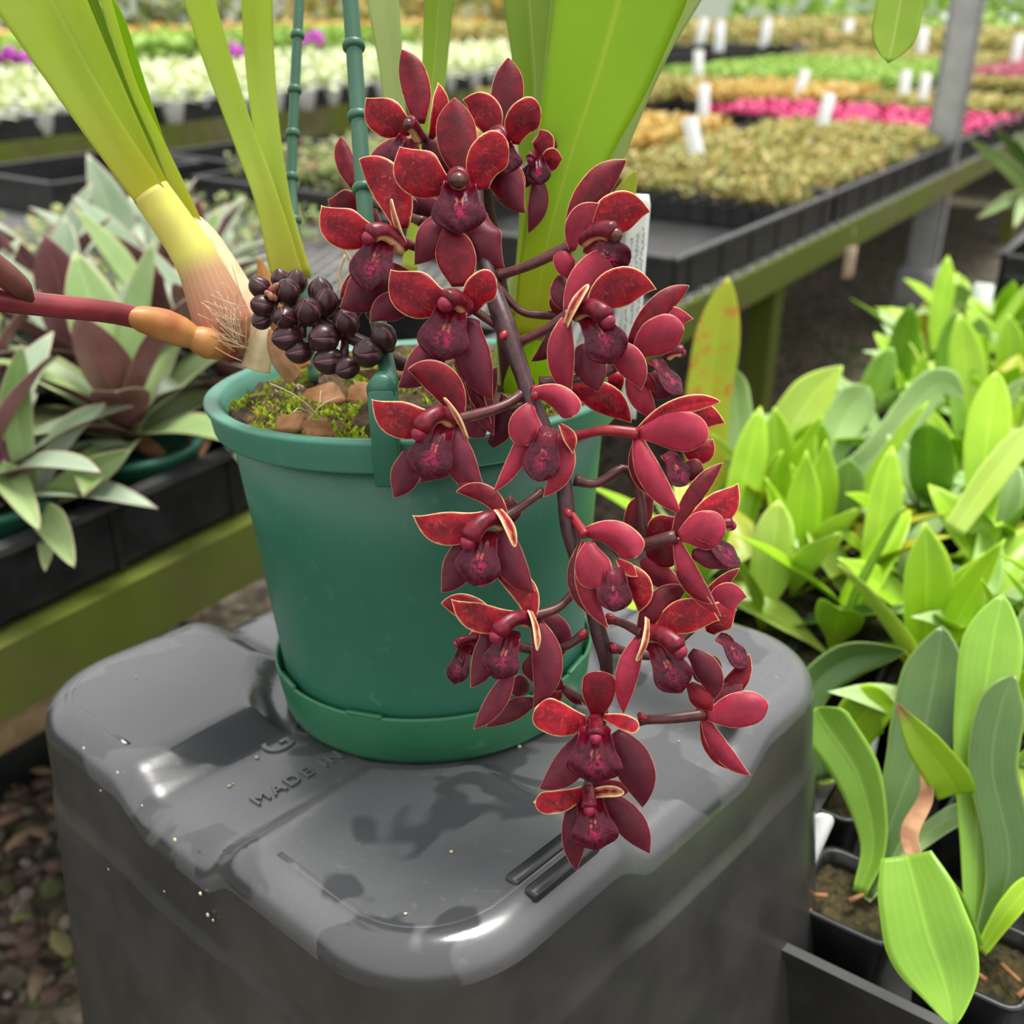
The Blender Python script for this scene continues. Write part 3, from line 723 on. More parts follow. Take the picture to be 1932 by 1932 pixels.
# rachis (main hanging stem)
RS = [(965, 775, .485), (950, 600, .458), (925, 430, .430), (903, 330, .412), (897, 330, .403), (898, 400, .396), (907, 470, .390), (927, 540, .385), (952, 612, .380), (982, 695, .376), (1006, 765, .373), (1035, 840, .371), (1062, 905, .370), (1075, 1000, .370), (1104, 1100, .371), (1127, 1185, .373), (1145, 1265, .376), (1133, 1380, .380), (1113, 1485, .382)]
sp = spline([P(*q) for q in RS], 110); rr_ = np.interp(np.linspace(0, 1, 110), [0, .3, .45, .7, .85, 1], [19, 18, 19, 15, 14, 6])*.378/FPX
rr_ = rr_*(1+.10*np.sin(np.linspace(0, 46, 110)))
V, F, uv = tube(sp, rr_, 16); put('flower_spike_stem', V, F, M['stem'], orchid, uv=uv)
for (x, y, d, a) in ((1013, 738, .3685, .5), (1072, 968, .366, .4), (950, 632, .375, -.3), (1100, 1195, .370, -.8), (1160, 1222, .370, .9), (1152, 1165, .370, .9), (1212, 1352, .372, .9)):
    q = P(x, y, d); V, F = sphere(q, .0015, 10, 7, axis=nrm(d2w(np.array([a, -.5, -.3]))), el=1.4); put('node_bract', V, F, M['pedred'], orchid)

# ---- upper flowers
flower((782, 243), .405, [(880, 330, .41)], [
 ('d', 790, 232, 758, 93, 56, D(bend=10)), ('p', 776, 246, 690, 184, 66, D(bend=-7)), ('p', 812, 262, 826, 155, 36, D(bend=9, roll=-25, db=.2, dt=.5)),
 ('l', 770, 262, 706, 318, 50, D(bend=-14, m='red')), ('l', 790, 275, 712, 335, 66, D(bend=8, dt=.2, sh='blunt', db=.1)), ('l', 800, 262, 850, 330, 50)],
 (772, 262, 757, 318, 62, D(dt=.5)), (792, 262, 770, 231, 27, D(cap='capb', arch=6, lipt=(757, 318))))
flower((940, 268), .408, [(905, 350, .41)], [
 ('d', 945, 252, 959, 108, 62, D(bend=5)), ('p', 928, 262, 872, 188, 58, D(bend=12)), ('p', 968, 272, 1021, 208, 62, D(bend=-14, sh='blunt', dt=.5)),
 ('l', 965, 285, 992, 402, 64, D(bend=22)), ('l', 935, 290, 955, 385, 54, D(m='mar')), ('l', 935, 300, 985, 382, 60, D(m='mar', db=-.5, dt=-.6))],
 (945, 272, 955, 330, 62), (942, 268, 938, 252, 34, D(arch=0, dt=.9)))
flower((1017, 300), .432, [(930, 360, .425)], [
 ('p', 1015, 300, 1017, 244, 40, D(bend=6)), ('d', 1022, 290, 1055, 230, 46), ('l', 1005, 310, 975, 362, 40, D(m='red')), ('l', 1015, 330, 996, 441, 44, D(bend=-14, m='dusk', roll=30)), ('p', 1020, 308, 1062, 300, 40)],
 (1012, 295, 1018, 350, 42), (1008, 292, 1000, 300, 16, D(arch=4)))
flower((680, 372), .445, [(800, 420, .43)], [
 ('d', 668, 352, 644, 257, 36, D(bend=-5)), ('p', 690, 372, 618, 376, 50, D(bend=-9, m='mar')), ('l', 700, 385, 690, 460, 50), ('l', 730, 390, 830, 408, 56, D(m='dusk', sh='blunt', bend=-6))],
 (745, 365, 776, 408, 44, D(dt=.8)), None)
flower((870, 358), .386, [(912, 480, .388), (905, 420, .388)], [
 ('d', 876, 330, 858, 184, 78, D(bend=-5, sh='sepal')), ('p', 846, 352, 754, 276, 84, D(bend=-11)), ('p', 908, 358, 960, 273, 74, D(bend=-20, sh='blunt', dt=.4)),
 ('l', 836, 398, 782, 500, 64, D(bend=-12, bl=.5)), ('l', 905, 392, 952, 506, 80, D(bend=22, bl=.5))],
 (868, 345, 866, 442, 92, D(dt=.55, bl=.6)), (866, 352, 864, 335, 38, D(arch=2, dt=1.0, cap='capb', lipt=(866, 440))), pw=20)
flower((738, 445), .388, [(880, 470, .395), (800, 470, .393)], [
 ('d', 756, 430, 677, 300, 72, D(bend=22, m='red')), ('p', 712, 440, 606, 387, 72, D(bend=-14)), ('p', 765, 462, 737, 375, 20, D(bend=-5, roll=62, dt=.9, sh='roll', db=.3)),
 ('l', 715, 495, 640, 580, 76, D(bend=-18, bl=.1)), ('l', 770, 520, 640, 563, 58, D(bend=16, m='mar', db=-.4, dt=-.4)), ('l', 795, 585, 697, 610, 56, D(bend=18, m='dusk', db=-.3, dt=.0, sh='petal'))],
 (726, 445, 692, 549, 76, D(dt=.6, bl=.5)), (762, 470, 694, 445, 34, D(arch=26, dt=1.0, lipt=(740, 520))))
flower((862, 562), .377, [(945, 620, .382)], [
 ('d', 868, 540, 836, 430, 76, D(bend=8)), ('p', 848, 570, 737, 508, 82, D(bend=-13)), ('p', 890, 590, 938, 532, 60, D(bend=-14, sh='blunt', dt=.5)),
 ('l', 826, 628, 750, 731, 66, D(bend=-18, bl=.4)), ('l', 892, 600, 930, 754, 70, D(bend=18, bl=.4)), ('l', 905, 690, 932, 822, 46, D(bend=10, db=-.9, dt=-.8, m='dusk')), ('l', 888, 660, 928, 800, 30, D(bend=14, db=-.7, dt=-.7, m='mar'))],
 (856, 575, 828, 682, 88, D(dt=.55, bl=.55)), (880, 585, 840, 570, 38, D(arch=18, dt=1.05, lipt=(830, 675))))
# ---- left side flowers
flower((862, 792), .366, [(985, 745, .374), (940, 770, .369)], [
 ('d', 862, 792, 769, 697, 62, D(bend=30, db=-.1, dt=.2)), ('p', 830, 788, 701, 753, 66, D(bend=-16)), ('p', 880, 828, 836, 751, 17, D(bend=4, roll=60, dt=.8, db=.9, sh='roll')),
 ('l', 770, 850, 742, 939, 56, D(bend=-9, bl=.1)), ('l', 862, 800, 918, 930, 60, D(bend=22, bl=.4))],
 (836, 800, 800, 905, 78, D(dt=.55, bl=.5)), (852, 792, 790, 815, 36, D(arch=30, dt=1.0, lipt=(800, 900))), pw=20)
flower((878, 770), .388, [(990, 770, .38)], [
 ('d', 868, 742, 806, 700, 52, D(sh='round', m='pink', bend=-8)), ('d', 880, 785, 855, 682, 44, D(bend=26)), ('p', 905, 800, 940, 690, 40, D(bend=-6, m='dusk', dt=-.4)), ('l', 890, 865, 791, 912, 50, D(bend=12)), ('l', 925, 840, 945, 740, 46, D(m='dusk', bend=18, db=-.5)), ('p', 880, 780, 915, 826, 50, D(m='dusk'))], pw=14)
flower((1009, 748), .361, [(1010, 735, .371)], [
 ('p', 1002, 762, 995, 841, 64, D(m='pink', sh='round', bend=7, cup=.35, dt=.3)), ('d', 1006, 742, 1082, 786, 50, D(m='pink', sh='blunt', bend=-13, cup=.6, dt=.5, roll=-12)), 
 ('l', 996, 788, 929, 930, 34, D(m='pink', bend=-14, bl=.3)), ('l', 1062, 820, 1024, 938, 46, D(m='pink', bend=-17, bl=.3)), ('p', 1056, 800, 1080, 856, 26, D(m='red', bend=-5, roll=30))],
 (1036, 806, 1014, 909, 64, D(dt=.3, bl=.2)), None, pm='pedred', pw=15)
flower((948, 978), .362, [(1022, 928, .372), (985, 955, .366)], [
 ('d', 952, 985, 860, 928, 36, D(bend=26, db=.1, dt=-.3, m='mar')), ('d', 900, 920, 862, 912, 26, D(m='pink', db=-.4)), ('p', 918, 972, 778, 972, 60, D(bend=-17)), ('p', 940, 960, 972, 1032, 26, D(bend=-7, roll=48, dt=.9, db=.5, sh='roll')),
 ('l', 868, 1020, 832, 1118, 58, D(bend=-13, bl=.1)), ('l', 952, 985, 1012, 1121, 58, D(bend=20, bl=.4)), ('l', 940, 1050, 905, 1108, 40, D(m='pink', db=-.5, dt=-.4)), ('l', 960, 990, 962, 935, 50, D(db=-.9, dt=-.9))],
 (916, 1000, 894, 1106, 78, D(dt=.55, bl=.5)), (945, 985, 882, 1020, 36, D(arch=30, dt=1.0, lipt=(900, 1100))))
flower((1005, 1162), .363, [(1092, 1105, .372), (1055, 1145, .367)], [
 ('d', 1000, 1170, 931, 1082, 50, D(bend=26, db=.1, m='red')), ('p', 975, 1160, 851, 1130, 52, D(bend=-14)), ('p', 1001, 1152, 1014, 1228, 19, D(bend=-6, roll=55, dt=.9, db=.5, sh='roll')),
 ('l', 915, 1195, 887, 1298, 48, D(bend=-12, bl=.1)), ('l', 1008, 1170, 1005, 1336, 58, D(bend=-26, bl=.4)), ('l', 965, 1265, 893, 1376, 40, D(bend=-6, db=.1, dt=.1))],
 (965, 1188, 934, 1282, 64, D(dt=.55, bl=.45)), (998, 1170, 936, 1198, 32, D(arch=24, dt=1.0, lipt=(935, 1275))))
flower((935, 1200), .382, [(1105, 1195, .374), (1060, 1222, .375), (1000, 1225, .378)], [
 ('d', 935, 1185, 832, 1138, 50, D(bend=14, m='red')), ('p', 915, 1200, 882, 1235, 42, D(m='mar')), ('p', 905, 1225, 890, 1190, 40), ('l', 1010, 1165, 1058, 1240, 60, D(bend=-16, m='dusk')), ('l', 985, 1260, 1058, 1250, 90, D(m='mar', db=-.5, dt=-.4, sh='round'))],
 (880, 1215, 856, 1291, 38, D(dt=.3)), (895, 1205, 862, 1213, 18, D(arch=4, dt=.6)))
flower((1012, 1322), .388, [(1048, 1290, .383)], [
 ('l', 1012, 1322, 917, 1373, 40, D(bend=8, m='dusk')), ('l', 1030, 1322, 1062, 1300, 30, D(m='mar')), ('p', 1000, 1300, 960, 1285, 40, D(m='dusk', db=-.5))], pw=14)
# ---- right side flowers
flower((1080, 462), .377, [(940, 520, .387), (1000, 500, .382)], [
 ('d', 1078, 462, 1182, 302, 60, D(bend=-20, m='mar', bl=.3)), ('p', 1080, 472, 1132, 383, 44, D(bend=-10, m='pink', dt=.7, db=.3)), ('p', 1118, 445, 1228, 400, 74, D(bend=-13, dt=-.2)),
 ('l', 1070, 462, 1082, 530, 42, D(bend=12, m='pink', bl=.3)), ('l', 1060, 520, 1070, 590, 40, D(m='dusk', bend=8, db=-.4))],
 (1110, 455, 1176, 520, 70, D(dt=.0, bl=.6)), (1098, 452, 1160, 440, 36, D(arch=14, dt=.9, cap='capb', lipt=(1150, 500))), pw=20)
flower((1075, 592), .369, [(975, 648, .380), (1030, 622, .374)], [
 ('d', 1076, 594, 1182, 480, 66, D(bend=-22, m='pink', bl=.3)), ('p', 1066, 614, 1110, 536, 24, D(bend=-5, roll=50, dt=.9, db=.6, sh='roll')), ('p', 1112, 588, 1239, 546, 70, D(bend=-16, dt=.1)),
 ('l', 1070, 600, 1076, 753, 52, D(bend=16, m='pink', bl=.4, db=.2)), ('l', 1150, 650, 1210, 736, 56, D(bend=-10, m='pink')), ('l', 1095, 650, 1130, 740, 62, D(m='dusk', db=-.4, dt=-.3))],
 (1108, 590, 1160, 687, 74, D(dt=.5, bl=.55)), (1085, 592, 1146, 603, 36, D(arch=24, dt=1.1, lipt=(1150, 680))), pw=20)
flower((1048, 595), .388, [(938, 540, .387), (980, 585, .386), (1015, 594, .386)], [
 ('l', 1065, 590, 1001, 682, 40, D(bend=-16, m='dusk')), ('p', 1055, 600, 1062, 545, 44, D(m='mar')), ('l', 1080, 735, 1191, 798, 58, D(bend=-13, m='red', db=.4, dt=.2)), ('l', 1150, 700, 1172, 738, 34, D(m='red'))], pw=15)
flower((1196, 660), .376, [(1018, 722, .376), (1090, 715, .374), (1150, 698, .374)], [
 ('d', 1190, 650, 1301, 539, 44, D(bend=-12, m='mar', bl=.3)), ('p', 1198, 672, 1291, 620, 72, D(bend=-10, m='pink', sh='round', dt=.5, cup=.3)), ('p', 1205, 655, 1309, 602, 52, D(bend=-14, m='pink', db=-.4, dt=-.4)),
 ('l', 1225, 705, 1262, 752, 56, D(m='dusk', db=-.3, sh='blunt')), ('l', 1190, 700, 1240, 790, 44, D(bend=10, m='pink', db=-.2)), ('l', 1200, 700, 1240, 742, 26, D(m='pink', db=.1))],
 (1228, 680, 1289, 742, 48, D(dt=.1, bl=.1, roll=50)), (1260, 670, 1286, 663, 22, D(arch=4, dt=.0, db=-.2)), pw=19)
flower((1203, 818), .365, [(1083, 825, .372), (1140, 812, .367)], [
 ('d', 1204, 815, 1360, 758, 34, D(bend=-17, m='red', bl=.4, fold=.3, dt=.2)), ('p', 1206, 820, 1334, 832, 76, D(bend=-14, m='pink', sh='round', dt=.6, cup=.3)), ('p', 1240, 790, 1369, 799, 54, D(bend=-8, m='red', dt=-.3)),
 ('l', 1203, 822, 1288, 970, 48, D(bend=19, m='pink', bl=.4, dt=.3)), ('l', 1290, 840, 1345, 828, 60, D(m='red', bend=14, db=-.5, dt=-.5)), ('l', 1285, 880, 1330, 896, 44, D(m='dusk', db=-.3)), ('l', 1204, 830, 1262, 942, 40, D(bend=24, m='mar', bl=.0, db=-.2, dt=.0))],
 (1255, 855, 1297, 915, 46, D(dt=.0, bl=.1, roll=30)), None, pm='pedred', pw=20)
flower((1276, 1012), .361, [(1195, 1026, .366), (1165, 1040, .369)], [
 ('d', 1273, 1012, 1364, 873, 36, D(bend=-14, m='mar', bl=.3)), ('p', 1280, 1014, 1370, 1004, 74, D(bend=-8, m='pink', sh='round', dt=.5, cup=.3)), ('p', 1292, 988, 1393, 911, 58, D(bend=10, m='red', dt=-.1)),
 ('l', 1277, 1018, 1361, 1163, 40, D(bend=16, m='pink', bl=.4)), ('l', 1305, 1045, 1375, 1075, 46, D(m='dusk', bend=-8, db=-.2)), ('l', 1283, 1030, 1345, 1140, 34, D(bend=20, m='mar', db=-.2, dt=.1))],
 (1320, 1010, 1398, 1062, 48, D(dt=-.1, bl=.2, roll=45)), (1340, 995, 1380, 989, 24, D(arch=4, dt=.1, db=-.1)), pw=22)
flower((1212, 1030), .378, [(1083, 905, .372), (1125, 912, .372), (1180, 885, .374), (1208, 940, .377)], [
 ('d', 1210, 1030, 1234, 930, 52, D(bend=-20, m='mar')), ('p', 1220, 1018, 1275, 975, 50, D(m='red')), ('p', 1220, 1050, 1285, 1030, 60, D(m='mar', db=-.2)), ('l', 1212, 1055, 1290, 1100, 46, D(bend=10, m='pink'))], pw=18)
flower((1104, 1010), .360, [(1074, 965, .370)], [
 ('p', 1112, 1022, 1132, 1109, 70, D(m='pink', sh='round', bend=5, dt=.4, cup=.35)), ('d', 1106, 1006, 1200, 1052, 58, D(m='pink', sh='blunt', bend=-18, cup=.6, dt=.6, roll=-10)),
 ('l', 1104, 1022, 1150, 1187, 38, D(m='pink', bend=22, bl=.3)), ('l', 1096, 1030, 1145, 1172, 34, D(m='dusk', bend=32, bl=.0, db=-.3)), ('l', 1185, 1070, 1203, 1156, 46, D(m='red', bend=-14, db=-.2)), ('p', 1165, 1055, 1203, 1088, 24, D(m='red', roll=25))],
 (1160, 1070, 1158, 1155, 60, D(dt=.3, bl=.2)), None, pm='pedred', pw=17)
flower((1212, 1196), .363, [(1150, 1168, .373), (1180, 1178, .369)], [
 ('d', 1210, 1196, 1298, 1108, 48, D(bend=-20, m='mar', bl=.3)), ('p', 1222, 1166, 1201, 1248, 19, D(bend=-6, roll=55, dt=.9, db=.5, sh='roll')), ('p', 1240, 1192, 1358, 1171, 62, D(bend=-14, dt=.1)),
 ('l', 1210, 1200, 1177, 1348, 44, D(bend=14, bl=.4, m='pink')), ('l', 1302, 1230, 1346, 1322, 50, D(bend=-14, m='dusk')), ('l', 1300, 1290, 1345, 1342, 44, D(m='mar', db=-.4))],
 (1232, 1205, 1286, 1308, 66, D(dt=.55, bl=.45)), (1222, 1195, 1283, 1226, 36, D(arch=16, dt=1.05, lipt=(1270, 1300))))
flower((1335, 1160), .384, [(1152, 1222, .374), (1240, 1235, .380)], [
 ('d', 1310, 1150, 1396, 1072, 24, D(bend=-4, m='mar', dt=-.1)), ('p', 1345, 1160, 1410, 1127, 54, D(bend=-12, m='pink')), ('p', 1340, 1195, 1391, 1150, 54, D(bend=-8, m='red', db=.2)), ('l', 1345, 1320, 1414, 1233, 40, D(bend=10, m='mar', db=.1)), ('l', 1310, 1240, 1360, 1290, 60, D(m='dusk'))],
 (1355, 1200, 1412, 1256, 44, D(dt=.0, bl=.1, roll=40)), None, pw=16)
flower((1326, 1348), .378, [(1205, 1358, .378), (1260, 1356, .376)], [
 ('p', 1332, 1352, 1450, 1328, 66, D(bend=-2, m='pink', sh='round', cup=.3)), ('l', 1328, 1352, 1417, 1463, 36, D(bend=14, m='pink', bl=.3)), ('l', 1325, 1360, 1398, 1452, 26, D(bend=20, m='mar', db=-.3)), ('d', 1340, 1330, 1400, 1290, 40, D(m='dusk', db=-.3, dt=-.4)), ('l', 1340, 1342, 1312, 1312, 36, D(m='mar'))], pw=19)
# ---- the two flowers hanging lowest
flower((1122, 1362), .363, [(1140, 1275, .376), (1138, 1320, .370)], [
 ('d', 1126, 1352, 1131, 1266, 64, D(sh='blunt', m='mar', dt=.1)), ('p', 1106, 1362, 1011, 1334, 64, D(bend=-8, sh='blunt', dt=.3)), ('p', 1138, 1352, 1205, 1376, 30, D(bend=-5, roll=15, dt=.8, sh='blunt')),
 ('l', 1108, 1378, 1016, 1488, 62, D(bend=-13, bl=.3)), ('l', 1158, 1382, 1212, 1524, 74, D(bend=-13, bl=.4))],
 (1122, 1370, 1119, 1479, 94, D(dt=.55, bl=.5)), (1122, 1362, 1124, 1390, 30, D(arch=6, dt=1.1, lipt=(1119, 1470))))
flower((1108, 1492), .372, [(1118, 1440, .379)], [
 ('p', 1102, 1490, 1009, 1512, 42, D(bend=-8, sh='blunt', dt=.2)), ('p', 1110, 1500, 1178, 1496, 22, D(bend=-8, roll=20, dt=.7, sh='roll')), ('l', 1092, 1498, 1088, 1644, 48, D(bend=8, bl=.3)), ('l', 1140, 1500, 1226, 1611, 58, D(bend=-8, bl=.3)), ('d', 1112, 1482, 1190, 1490, 34, D(m='mar', db=-.3, dt=-.3))],
 (1112, 1505, 1126, 1605, 80, D(dt=.55, bl=.45)), (1110, 1494, 1112, 1526, 28, D(arch=5, dt=1.0, lipt=(1126, 1600))))
flower((1065, 1300), .386, [(1108, 1322, .381)], [('l', 1060, 1295, 1100, 1330, 22, D(m='mar')), ('p', 1062, 1298, 1030, 1275, 30, D(m='dusk'))], pw=14)

# ---- bud cluster
axp = [P(940, 740, .47), P(800, 705, .425), P(700, 655, .415), P(600, 605, .413), (P(512, 553, .411))]
axs = spline(axp, 30); V, F, uv = tube(axs, np.interp(np.linspace(0, 1, 30), [0, .5, 1], [.0032, .003, .0015]), 12)
put('bud_spike_stem', V, F, M['stem'], orchid, uv=uv)
for px, py, r, dz, tx, ty in ((490, 542, 17, .2, -.5, -.6), (495, 577, 18, .5, -.6, -.1), (494, 603, 16, .2, -.7, .6), (529, 527, 15, -.2, -.1, -1), (558, 532, 18, -.1, .2, -1), (543, 550, 20, .5, 0, -.5), (537, 600, 19, .8, .1, .0), (605, 550, 20, .1, .0, -1), (614, 570, 21, .3, .2, -.7), (581, 588, 22, .8, .0, -.4), (664, 573, 19, .2, -.3, -1), (653, 608, 21, .7, -.1, -.4), (541, 637, 21, .6, -1.3, .3), (610, 639, 23, .9, -.5, .1), (564, 664, 19, .4, -1.2, .3), (620, 681, 22, .7, -1.2, .2), (655, 694, 18, 1.1, -1, .6), (693, 666, 23, 1.9, -.5, .2), (724, 634, 20, 1.9, -.5, -.9)):
    d = .4125-dz/100; c = P(px, py, d); R = r*1.22*d/FPX
    ax = nrm(d2w(np.array([tx, -ty, -.75]))); vv = np.linspace(0, 1, 14); seg = 36; th = np.linspace(0, 2*math.pi, seg+1)
    rad = R*np.interp(vv, [0, .08, .2, .45, .65, .82, .93, 1], [.35, .55, .82, 1.0, .95, .70, .40, .06])
    a1 = nrm(np.cross(ax, [.2, .5, .8])); a2 = np.cross(ax, a1)
    mod = 1-.13*np.exp(-((np.mod(th*3/(2*math.pi), 1)-.5)/.07)**2)
    V = c+ax*((vv-.5)*2.35*R)[:, None, None]+(rad[:, None]*mod[None])[..., None]*(a1*np.cos(th)[:, None]+a2*np.sin(th)[:, None])[None]
    uv = np.stack([np.broadcast_to(th/(2*math.pi), (14, seg+1)), np.broadcast_to(vv[:, None], (14, seg+1))], -1).reshape(-1, 2)
    F = [(i*(seg+1)+j, i*(seg+1)+j+1, (i+1)*(seg+1)+j+1, (i+1)*(seg+1)+j) for i in range(13) for j in range(seg)]
    b_o = put('bud', V.reshape(-1, 3), F, M['bud'], orchid, org=c, uv=uv)
    near = axs[np.argmin(np.linalg.norm(axs-c, axis=1))]
    V, F, u2 = tube([near, (near+c)/2-ax*R*.6, c-ax*R*1.1], [R*.30, R*.30, R*.42], 10); put('bud_stalk', V, F, M['pedicel'], b_o, uv=u2)
for k in range(9):
    q = P(513+random.uniform(-9, 9), 552+random.uniform(-12, 10), .406+random.uniform(-.003, .001)); V, F = sphere(q, .0014, 10, 7, axis=nrm(rng.normal(size=3)), el=1.5); put('tiny_bud', V, F, M['budtip'], orchid)
pts = spline([P(668, 700, .414), P(710, 705, .409), P(770, 708, .412)], 12); t, s, n = frames(pts, 20); b = blade(pts, s, n, np.interp(np.linspace(0, 1, 12), [0, .4, 1], [.0004, .0024, .002]), 6, .6, .0005)
put('bract', b['V'], b['F'], M['brown'], orchid, uv=b['uv'])

# ---- pseudobulbs, sheaths and leaves
def strap(name, ctrl, w, mat, roll=0, fold=.25, n=40, wv=None, tip=False, cup=0, th=.0008, parent=orchid, org=None, kind=None, bot=None):
    c = np.array(ctrl, float); pts = spline([P(*q) for q in c], n)
    ww = np.interp(np.linspace(0, 1, n), np.linspace(0, 1, len(w)), w)
    dd = np.interp(np.linspace(0, 1, n), np.linspace(0, 1, len(c)), c[:, 2])
    if tip:
        q = np.linspace(0, 1, n); ww = ww*np.where(q > 1-tip, np.clip(1-((q-(1-tip))/tip)**2, 0, 1)**.75, 1)
    if not np.isscalar(roll): roll = np.interp(np.linspace(0, 1, n), np.linspace(0, 1, len(roll)), roll)
    t, s, nn = frames(pts, roll)
    b = blade(pts, s, nn, np.maximum(ww*.5*dd/FPX, .0002), 10, cup, th, fold, 0)
    return put(name, b['V'], b['F'], mat, parent, org=org, uv=b['uv'], edge=b['edge'], kind=kind)
# conical pseudobulb at left, its skin running up into the leaf fan
cen = spline([P(448, 672, .455), P(425, 620, .453), P(402, 560, .45), P(370, 490, .447), P(328, 425, .444), P(284, 362, .44)], 40)
rad = np.interp(np.linspace(0, 1, 40), [0, .1, .22, .40, .55, .72, 1], [18, 44, 56, 50, 42, 38, 36])*.45/FPX
V, F, uv = tube(cen, rad, 28); put('pseudobulb', V, F, M['pbulb'], orchid, uv=uv)
L = [  # control points (px, py, depth), widths px, material, roll, fold
 ([(284, 368, .437), (215, 270, .425), (130, 140, .41), (45, 0, .395), (-20, -110, .385)], [62, 68, 72, 92, 110, 120], 'leafpale', 12, .22),
 ([(320, 380, .449), (270, 290, .437), (205, 165, .42), (128, -5, .40), (85, -110, .39)], [24, 32, 46, 62, 66, 68], 'leafpale', 5, .25),
 ([(330, 390, .456), (290, 290, .446), (235, 170, .43), (172, 0, .412), (135, -100, .40)], [18, 18, 20, 24, 34, 38], 'leafmid', 25, .3),
 ([(372, 450, .458), (338, 360, .45), (300, 270, .44), (250, 160, .425), (198, -5, .407), (170, -100, .40)], [44, 34, 22, 18, 16, 22, 24], 'leafpale', 10, .2),
 ([(342, 350, .462), (305, 270, .452), (262, 150, .44), (225, 40, .43), (196, -10, .425), (160, -70, .42)], [12, 18, 26, 30, 26, 20], 'leafbright', 30, .3),
 ([(545, 530, .478), (505, 380, .47), (458, 250, .463), (410, 110, .452), (374, -10, .44), (350, -90, .435)], [62, 46, 42, 48, 56, 58, 58], 'leafpale', 8, .2),
 ([(558, 530, .482), (522, 385, .476), (500, 240, .468), (487, 100, .46), (482, -10, .45), (480, -90, .445)], [60, 52, 50, 54, 58, 60, 60], 'leafpale', -14, .35),
 ([(800, 420, .50), (755, 270, .50), (738, 120, .495), (722, -10, .49), (715, -90, .488)], [30, 34, 40, 54, 66, 68], 'leaffade', 10, .15),
 ([(770, 520, .505), (800, 330, .51), (818, 140, .51), (828, -10, .505), (832, -90, .50)], [30, 34, 42, 52, 58, 58], 'leafmid', -8, .2),
 ([(985, 600, .47), (1005, 400, .468), (1010, 180, .46), (998, -10, .45), (990, -90, .445)], [40, 46, 62, 84, 100, 106], 'leafmid', 6, .30),
 ([(1008, 480, .455), (1025, 300, .452), (1040, 120, .446), (1054, -10, .44), (1060, -90, .435)], [20, 26, 34, 40, 44, 44], 'leafmid', 45, .2),
 ([(1003, 640, .455), (1030, 470, .447), (1078, 290, .437), (1128, 140, .428), (1170, -10, .42), (1190, -100, .415)], [72, 84, 120, 165, 218, 252, 262], 'leafbright', 0, .16),
 ([(1075, 560, .462), (1120, 400, .455), (1180, 230, .448), (1240, 90, .442), (1298, -20, .438), (1330, -90, .435)], [24, 44, 56, 62, 78, 90], 'leaffade', 24, .2),
 ([(1100, 560, .475), (1130, 470, .47), (1172, 385, .466), (1200, 322, .464)], [20, 44, 46, 42, 30], 'syellow', 15, .3),
]
for ctrl, w, m, roll, fold in L:
    if m != 'syellow':                                   # the blades run on above the frame and taper to a tip
        a, b = np.array(ctrl[-1]), np.array(ctrl[-2]); q = (a-b)/np.hypot(*(a-b)[:2])*np.array([1, 1, .4])
        ctrl = ctrl+[tuple(a+q*180), tuple(a+q*380+np.array([q[0]*60, 30, -.01]))]
        n0 = len(w); w = list(np.interp(np.linspace(0, 1, len(ctrl)-2), np.linspace(0, 1, n0), w)); w += [w[-1]*.92, w[-1]*.5]
    strap('leaf', ctrl, w, M[m], roll, fold, n=52, tip=.3 if m == 'syellow' else .12)
strap('leaf', [(1075, 560, .470), (1135, 270, .464), (1225, -20, .462), (1320, -260, .464), (1450, -420, .468), (1590, -400, .472), (1685, -230, .474), (1704, -60, .472), (1690, 50, .470), (1676, 118, .468)], [30, 44, 54, 62, 68, 74, 80, 84, 86, 84], M['leafmid'], 0, .3, n=70, tip=.10)
# lower part of the big leaf: old sheath clasping the stem
strap('leaf_sheath', [(985, 800, .478), (1005, 690, .465), (1022, 560, .452)], [90, 92, 76, 62], M['leafbright'], -10, -.35, tip=.15)
strap('leaf_sheath', [(960, 790, .482), (965, 690, .476), (975, 580, .472), (985, 480, .470)], [80, 78, 60, 30], M['leaffade'], 10, -.3, tip=.2)
strap('leaf_sheath', [(500, 690, .462), (478, 620, .458), (448, 545, .455), (398, 455, .453), (360, 395, .455)], [50, 62, 62, 46, 22], M['sheath'], -18, -.3, tip=.2)
strap('leaf_sheath', [(480, 700, .455), (490, 640, .450), (482, 560, .448)], [56, 48, 26], M['sheath'], 12, -.3, tip=.5)
strap('leaf_sheath', [(560, 700, .475), (520, 600, .468), (488, 485, .462)], [60, 52, 34], M['bract'], 0, -.3, tip=.4)
strap('leaf_sheath', [(560, 715, .455), (530, 680, .450), (508, 620, .450)], [36, 36, 24], M['brown'], 0, -.3, tip=.3)
strap('leaf_sheath', [(548, 560, .485), (552, 540, .485), (556, 500, .484)], [66, 60, 40], M['sheath'], 0, -.3, tip=.4)
for q in ([(640, 640, .49), (620, 560, .485), (590, 500, .48)], [(700, 660, .49), (680, 520, .488), (668, 440, .485)], [(660, 640, .49), (655, 540, .488), (642, 470, .485)]):
    pass
for k in range(46):
    px, py = random.choice([(425, 610), (445, 640), (450, 580), (455, 660)]); q = P(px+random.uniform(-8, 18), py+random.uniform(-25, 25), .44)
    d = nrm(d2w(np.array([random.uniform(-1, .3), random.uniform(.0, .8), -.3]))); V, F, _ = tube(spline([q, q+d*.006, q+d*.012+ZV*.001], 6), [.00016]*6, 4); put('root_hair', V, F, M['fibre'], orchid)
